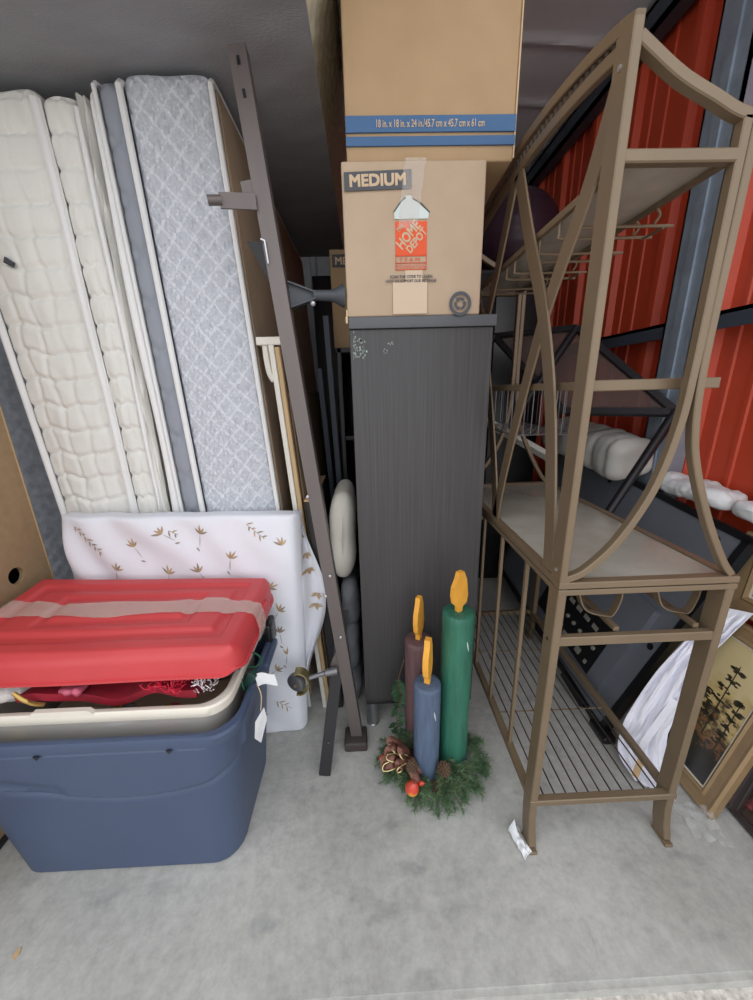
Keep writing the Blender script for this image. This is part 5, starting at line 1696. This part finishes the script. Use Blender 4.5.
def clutter():
    rnd = random.Random(9)
    # television leaning on the red wall, back towards us
    root = thing('television', (1.0, 1.65, 0), 'large black flat television, back side out, leaning on the wall behind the rack', 'television')
    O = V((0.872, 1.075, 0.006)); U = V((0, 1, 0.105)).normalized(); W = V((0.285, -0.12, 0.835)); W = (W - U * W.dot(U)).normalized(); Nn = U.cross(W).normalized()
    if Nn.x > 0: Nn = -Nn          # towards the room
    LEN, HT = 1.18, 0.885
    b = MB(); plank(b, O, U, W, Nn, 0, LEN, 0, HT, -0.030, 0.0)
    b.build('shell', 'tv', root, smooth=False)
    b = MB()
    plank(b, O, U, W, Nn, -0.004, LEN + 0.004, -0.004, 0.022, -0.034, 0.006); plank(b, O, U, W, Nn, -0.004, LEN + 0.004, HT - 0.018, HT + 0.004, -0.034, 0.004)
    plank(b, O, U, W, Nn, -0.004, 0.018, 0, HT, -0.034, 0.004); plank(b, O, U, W, Nn, LEN - 0.018, LEN + 0.004, 0, HT, -0.034, 0.004)
    b.build('bezel', 'tv_dark', root, smooth=False)
    b = MB(); plank(b, O, U, W, Nn, 0.085, LEN - 0.1, 0.06, 0.52, 0.0, 0.028); hs = b.build('rear_housing', 'tv', root, smooth=False)
    b = MB(); plank(b, O, U, W, Nn, 0.16, 0.62, 0.12, 0.36, 0.0275, 0.030); pp = b.build('port_panel', 'tv_dark', root, smooth=False)
    for i in range(7):
        b = MB(); u = 0.19 + 0.052 * i; plank(b, O, U, W, Nn, u, u + 0.012 + 0.016 * (i % 2), 0.145, 0.162 + 0.01 * (i % 3), 0.030, 0.036); b.build('port', 'port', pp, smooth=False)
    for i in range(6):
        b = MB(); u = 0.20 + 0.05 * i; c = O + U * u + W * 0.225 + Nn * 0.030
        b.lathe([(0.009, 0), (0.009, 0.006), (0.004, 0.007), (0.004, 0.002), (0, 0.002)], c, 12, axis=tuple(Nn)); b.build('port', 'port', pp)
    for i in range(5):
        b = MB(); u = 0.23 + 0.06 * i; plank(b, O, U, W, Nn, u, u + 0.034, 0.285, 0.288 + 0.016, 0.030, 0.033); b.build('port', 'port', pp, smooth=False)
    b = MB(); plank(b, O, U, W, Nn, 0.30, 0.48, 0.325, 0.329, 0.030, 0.032); plank(b, O, U, W, Nn, 0.30, 0.42, 0.340, 0.343, 0.030, 0.032); b.build('port_caption', 'port', pp, smooth=False)
    for u, w in ((0.085, 0.835), (0.045, 0.40), (0.65, 0.84)):
        b = MB(); c = O + U * u + W * w + Nn * 0.0
        b.lathe([(0.0125, 0.0), (0.0125, 0.0015), (0, 0.0015)], c, 18, axis=tuple(Nn)); b.build('screw_hole', 'tv_dark', root)
    b = MB(); plank(b, O, U, W, Nn, 0.10, 0.26, 0.0, 0.02, 0.004, 0.03); b.rbox((0.85, 1.02, 0.0), (0.90, 1.12, 0.03), 0.01); b.build('corner_pad', 'tv_dark', root)

    # pictures leaning on the wall, stacked
    def pic(name, lab, x0, y0, y1, hgt, lean, fw, fm, im, mount, z0=0.004, depth=0.022):
        root = thing(name, (x0 + 0.02, (y0 + y1) / 2, z0 - 0.004), lab, 'picture', 'framed pictures against the red wall')
        O = V((x0, y0, z0)); U = V((0, 1, 0)); W = V((lean, 0, 1)).normalized(); N = V((-1, 0, lean)).normalized()
        L = y1 - y0
        b = MB()
        # mitred moulding with a raised inner and outer lip
        prof = [(0.0, -depth), (0.0, 0.0), (fw * 0.12, 0.008), (fw * 0.3, 0.004), (fw * 0.75, 0.0), (fw * 0.88, 0.005), (fw, 0.001), (fw, -depth)]
        loops = []
        for p, h in prof:
            loops.append([O + U * p + W * p + N * h, O + U * (L - p) + W * p + N * h, O + U * (L - p) + W * (hgt - p) + N * h, O + U * p + W * (hgt - p) + N * h])
        vs = [q for L_ in loops for q in L_]; fs = []
        m_ = len(prof)
        for i in range(m_):
            for j in range(4):
                a = i * 4 + j; c = i * 4 + (j + 1) % 4; i2 = ((i + 1) % m_) * 4
                fs.append((a, c, i2 + (j + 1) % 4, i2 + j))
        b.add(vs, fs); b.build('frame', fm, root, smooth=False)
        b = MB(); plank(b, O, U, W, N, fw - 0.003, L - fw + 0.003, fw - 0.003, hgt - fw + 0.003, -0.012, -0.006); b.build('mount', 'mat_white', root, smooth=False)
        b = MB(); plank(b, O, U, W, N, fw + mount, L - fw - mount, fw + mount, hgt - fw - mount, -0.006, -0.0045)
        def P(u, w): return O + U * u + W * w + N * -0.004
        img = b.build('print', im, root, smooth=False)
        b = MB(); plank(b, O, U, W, N, 0.004, L - 0.004, 0.004, hgt - 0.004, -depth, -depth + 0.003); b.build('backing', 'hardboard', root, smooth=False)
        return root, O, U, W, N, P, L, img
    r1, O, U, W, N, P, L, img = pic('framed_picture', 'gold-framed landscape print with dark trees against a yellow sky', 1.020, 0.765, 1.060, 0.582, 0.255, 0.052, 'gold_frame', 'landscape', 0.008)
    # dark tree silhouettes painted on the print
    b = MB()
    for (u, w, h, s, fw_) in ((0.085, 0.20, 0.17, 1, 0.022), (0.135, 0.24, 0.22, 3, 0.030), (0.180, 0.20, 0.14, 4, 0.026)):
        rr = random.Random(s)
        b.add([P(u - 0.003, w - 0.05), P(u + 0.003, w - 0.05), P(u + 0.002, w + h), P(u - 0.001, w + h)], [(0, 1, 2, 3)])
        for tier in range(6):
            tw = w + h * (tier + 0.5) / 6; sp = fw_ * (1.15 - 0.12 * tier); sh = rr.uniform(-0.5, 0.5) * sp
            for k in range(11):
                uu = u + sh + rr.uniform(-sp, sp); ww = tw + rr.uniform(-0.008, 0.008)
                if not (0.066 < uu < L - 0.066): continue
                e = rr.uniform(0.003, 0.0075)
                b.add([P(uu + 1.5 * e * cos(q * 0.9) * rr.uniform(0.6, 1.3), ww + 0.7 * e * sin(q * 0.9) * rr.uniform(0.6, 1.3)) for q in range(7)], [tuple(range(7))])
    b.build('painted_trees', 'tree_ink', img, smooth=False)
    pic('framed_picture', 'dark still-life picture in a thin dark frame at the lower right edge', 1.106, 0.42, 0.792, 0.50, 0.18, 0.022, 'black_frame', 'floral_dark', 0.0)
    pic('framed_picture', 'blue seascape picture in a pale gold frame perched on top of the gold-framed landscape', 1.184, 0.74, 1.045, 0.262, 0.06, 0.062, 'gold_frame', 'seascape', 0.010, z0=0.580)

    # white cloth thrown over the frame and TV edge
    b = MB()
    ctl = [  # rows from top to bottom: left, right
        (V((1.135, 0.990, 0.600)), V((1.170, 0.930, 0.615))),
        (V((1.075, 0.990, 0.535)), V((1.105, 0.930, 0.520))),
        (V((0.990, 0.980, 0.430)), V((1.050, 0.940, 0.410))),
        (V((0.925, 0.985, 0.270)), V((1.030, 0.930, 0.300))),
        (V((0.884, 0.990, 0.130)), V((1.000, 0.930, 0.150))),
        (V((0.874, 0.975, 0.030)), V((0.990, 0.900, 0.020))),
        (V((0.880, 0.890, 0.006)), V((0.960, 0.820, 0.006)))]
    Ls = spline([c[0] for c in ctl], 8); Rs = spline([c[1] for c in ctl], 8)
    def cl(u, v):
        t = v * (len(Ls) - 1); i = min(len(Ls) - 2, int(t)); f = t - i
        a = Ls[i].lerp(Ls[i + 1], f); c = Rs[i].lerp(Rs[i + 1], f)
        p = a.lerp(c, u)
        k = smooth(0.0, 0.15, v)
        w = 0.020 * sin(u * 11 + 2.4 * v + 1.5 * nz(u * 2, v * 3)) + 0.018 * nz(u * 5, v * 7, 2.0) + 0.008 * nz(u * 14, v * 16)
        p = p + V((-0.7 + 0.5 * smooth(0.4, 0.8, v), -0.6, 0.4)) * (abs(w) * k) + V((-0.008, 0, 0.004))
        p.z = max(0.004 + 0.002 * abs(nz(u * 9, v * 9)), p.z)
        return p
    b.shell(cl, 60, 90, 0.002)
    root = thing('white_sheet', (0.98, 0.93, 0.0), 'crumpled white cotton sheet draped from the gold picture frame to the floor', 'sheet')
    b.build('cloth', 'cloth_white', root, ang=80)
    b = MB(); b.sweep([(0.862, 0.885, 0.045), (0.905, 0.92, 0.135), (0.985, 0.93, 0.30)], 0.020, 0.006, (-0.6, -0.6, 0.4)); tag(b.build('hem_band', 'cloth_white', root), 'flat white hem band')
    b = MB(); b.sweep([(0.838, 0.855, 0.070), (0.872, 0.880, 0.125)], 0.018, 0.008, (-0.6, -0.6, 0.4)); tag(b.build('wood_stick', 'tan_wood', None), 'short tan wooden stick poking out of the crumpled white sheet', 'stick')
    b = MB(); b.shell(lambda u, v: (0.935 + 0.09 * u, 0.715 + 0.10 * v - 0.03 * u, 0.004 + 0.035 * abs(nz(u * 3, v * 3)) + 0.06 * u * v * smooth(0.3, 1.0, v) * 0.4), 20, 20, 0.0006)
    tag(b.build('plastic_wrap', 'film', ang=80), 'scrap of clear plastic wrap on the floor at the gold frame corner', 'plastic')

    # glass-topped side table lying on its side
    root = thing('glass_side_table', (1.1, 1.7, 1.1), 'black-framed smoky glass side table tipped on its side behind the rack', 'table')
    A = V((0.993, 1.82, 1.552)); Bp = V((1.180, 1.390, 1.190)); DA = V((-0.31, 0.22, 0.0))
    D = A + DA; C = Bp + DA
    for p, q in ((A, Bp), (Bp, C), (C, D), (D, A)):
        nn = (Bp - A).cross(DA).normalized()
        b = MB(); b.sweep([p, q], 0.030, 0.024, tuple(nn)); b.build('frame_bar', 'black_metal', root)
    b = MB(); nn = (Bp - A).cross(DA).normalized(); b.prism([A, Bp, C, D], nn * 0.005); b.build('glass_top', 'smoky_glass', root, smooth=False)
    legv = V((-0.33, -0.135, -0.42))
    for p in (A, Bp, D):
        e = p + legv * (0.92 if p in (A, D) else 0.86)
        b = MB(); b.tube([p, p.lerp(e, 0.05), p.lerp(e, 0.97), e], [0.019, 0.018, 0.015, 0.013], 12)
        lg = b.build('leg', 'black_metal', root)
        b = MB(); b.tube([e, e + legv.normalized() * 0.016], 0.015, 12); b.build('leg_cap', 'dark_plastic', lg)

    # padded canvas bundle on top of the TV edge
    def padd(p, n_):
        s = 0.10; q = p[1] / s
        return 0.012 * nz(p[0] * 12, p[1] * 9, p[2] * 12) - 0.012 * exp(-((q - round(q)) * s / 0.012) ** 2)
    b = MB(); b.rbox((1.0, 1.43, 0.905), (1.188, 2.10, 1.07), (0.05, 0.05, 0.05), n=(14, 40, 10), k=5, disp=padd,
                     xf=lambda p: (p[0] + 0.0 * p[2], p[1], p[2] + 0.22 * (p[1] - 1.44) * 0.35 + 0.10 * (p[0] - 0.985)))
    tag(b.build('padded_blanket', 'pad_white', ang=80), 'padded off-white blanket bundle lying along the top of the television', 'blanket')
    # crumpled plastic bags near the column foot
    for q, (x, y, z, sx, sy, sz, lab) in enumerate(((1.225, 1.285, 0.905, 0.060, 0.16, 0.045, 'white plastic bag on the television top, nearer the steel column'),
                                                  (1.232, 0.975, 0.890, 0.052, 0.13, 0.045, 'white plastic bag on the television top, nearest the right edge'))):
        b = MB()
        def bg(p, n_, q=q): return 0.018 * nz(p[0] * 14 + q * 5, p[1] * 12, p[2] * 16) + 0.010 * abs(nz(p[0] * 30, p[1] * 26 + q, p[2] * 30))
        b.rbox((x - sx, y - sy, z - 0.02), (x + sx * 0.95, y + sy, z + sz), (0.04, 0.05, 0.035), n=(26, 34, 10), k=5, disp=bg)
        tag(b.build('plastic_bag', 'paper', ang=30), lab, 'bag', 'white plastic bags')
    # black cupboard added to fill the dark and hold the vinyl ball
    root = thing('added_cupboard', (0.7, 2.6, 0), 'added black cupboard filling the dark behind the rack, the dark ball resting on it', 'cupboard')
    b = MB(); b.box((0.44, 2.30, 0.0), (1.08, 2.90, 1.93), b=0.006); b.build('carcass', 'tv_dark', root)
    for x0, x1 in ((0.448, 0.757), (0.763, 1.072)):
        b = MB(); b.box((x0, 2.285, 0.05), (x1, 2.30, 1.91), b=0.003); d = b.build('door', 'tv_dark', root)
        b = MB(); xx = x1 - 0.03 if x0 < 0.5 else x0 + 0.03; b.tube([(xx, 2.278, 0.9), (xx, 2.278, 1.02)], 0.005, 8); b.build('handle', 'steel_grey', d)
    root = thing('exercise_ball', (0.96, 2.58, 1.93), 'big aubergine-black ball on the dark cupboard behind the rack', 'ball')
    b = MB(); R = 0.25; c = (0.955, 2.58, 1.932 + R * 0.97)
    b.lathe([(max(0.001, R * sin(t) * (1 + 0.006 * cos(t * 26))), -R * 0.97 * cos(t)) for t in np.linspace(0.0, pi, 60)], c, 48); b.build('ball_shell', 'ball', root)
    b = MB(); b.lathe([(0.008, 0), (0.008, 0.004), (0, 0.005)], (c[0] - 0.05, c[1] - R * 0.985, c[2]), 12, axis=(-0.2, -1, 0)); b.build('valve_plug', 'plinth', root)
    # white metal beam lying behind the rack
    b = MB(); b.sweep([(0.60, 2.16, 1.17), (0.935, 1.84, 0.95)], 0.05, 0.03, (0.3, 0.5, 0.6)); tag(b.build('white_batten', 'white_paint'), 'white painted wooden batten lying slanted behind the rack', 'batten')

    # torn paper under the rack foot
    b = MB()
    def pp_(u, v):
        x = 0.392 + 0.030 * u + 0.020 * v; y = 0.765 - 0.075 * v + 0.015 * u
        return (x, y, 0.003 + 0.022 * abs(nz(u * 3 + 1, v * 3)) + 0.012 * sin(pi * u))
    b.shell(pp_, 10, 14, 0.001)
    b.shell(lambda u, v: (0.395 + 0.014 * u + 0.004 * v, 0.768 - 0.035 * v, 0.012 + 0.034 * u * (1 - v)), 5, 6, 0.001)
    tag(b.build('torn_paper', 'paper', ang=30), 'torn scrap of white paper on the floor at the near rack foot', 'paper')
    b = MB(); b.prism([(-0.905, 0.5585, 0.0008), (-0.896, 0.555, 0.0008), (-0.891, 0.564, 0.0008), (-0.897, 0.576, 0.0008), (-0.905, 0.572, 0.0008)], (0, 0, 0.0015)); tag(b.build('dry_leaf', 'tan_wood', smooth=False), 'small tan dry leaf on the concrete at the lower left corner', 'leaf')
clutter()

# ================================================================ light: overcast daylight through the open front
def light():
    w = bpy.data.worlds.new('World'); SC.world = w; w.use_nodes = True
    nt = w.node_tree; bg = nt.nodes['Background']
    tc = nt.nodes.new('ShaderNodeTexCoord'); sx = nt.nodes.new('ShaderNodeSeparateXYZ'); rp = nt.nodes.new('ShaderNodeValToRGB')
    nt.links.new(tc.outputs['Generated'], sx.inputs[0])
    mp = nt.nodes.new('ShaderNodeMath'); mp.operation = 'MULTIPLY_ADD'; mp.inputs[1].default_value = 0.5; mp.inputs[2].default_value = 0.5
    nt.links.new(sx.outputs['Z'], mp.inputs[0]); nt.links.new(mp.outputs[0], rp.inputs['Fac'])
    e = rp.color_ramp.elements
    e[0].position = 0.48; e[0].color = (0.86, 0.86, 0.86, 1); e[1].position = 0.62; e[1].color = (0.93, 0.96, 1.0, 1)
    nt.links.new(rp.outputs['Color'], bg.inputs['Color'])
    bg.inputs['Strength'].default_value = 1.35
light()
SC.view_settings.view_transform = 'Standard'
SC.view_settings.look = 'None'
SC.view_settings.gamma = 1.0
SC.view_settings.use_curve_mapping = False
SC.view_settings.exposure = 0.45
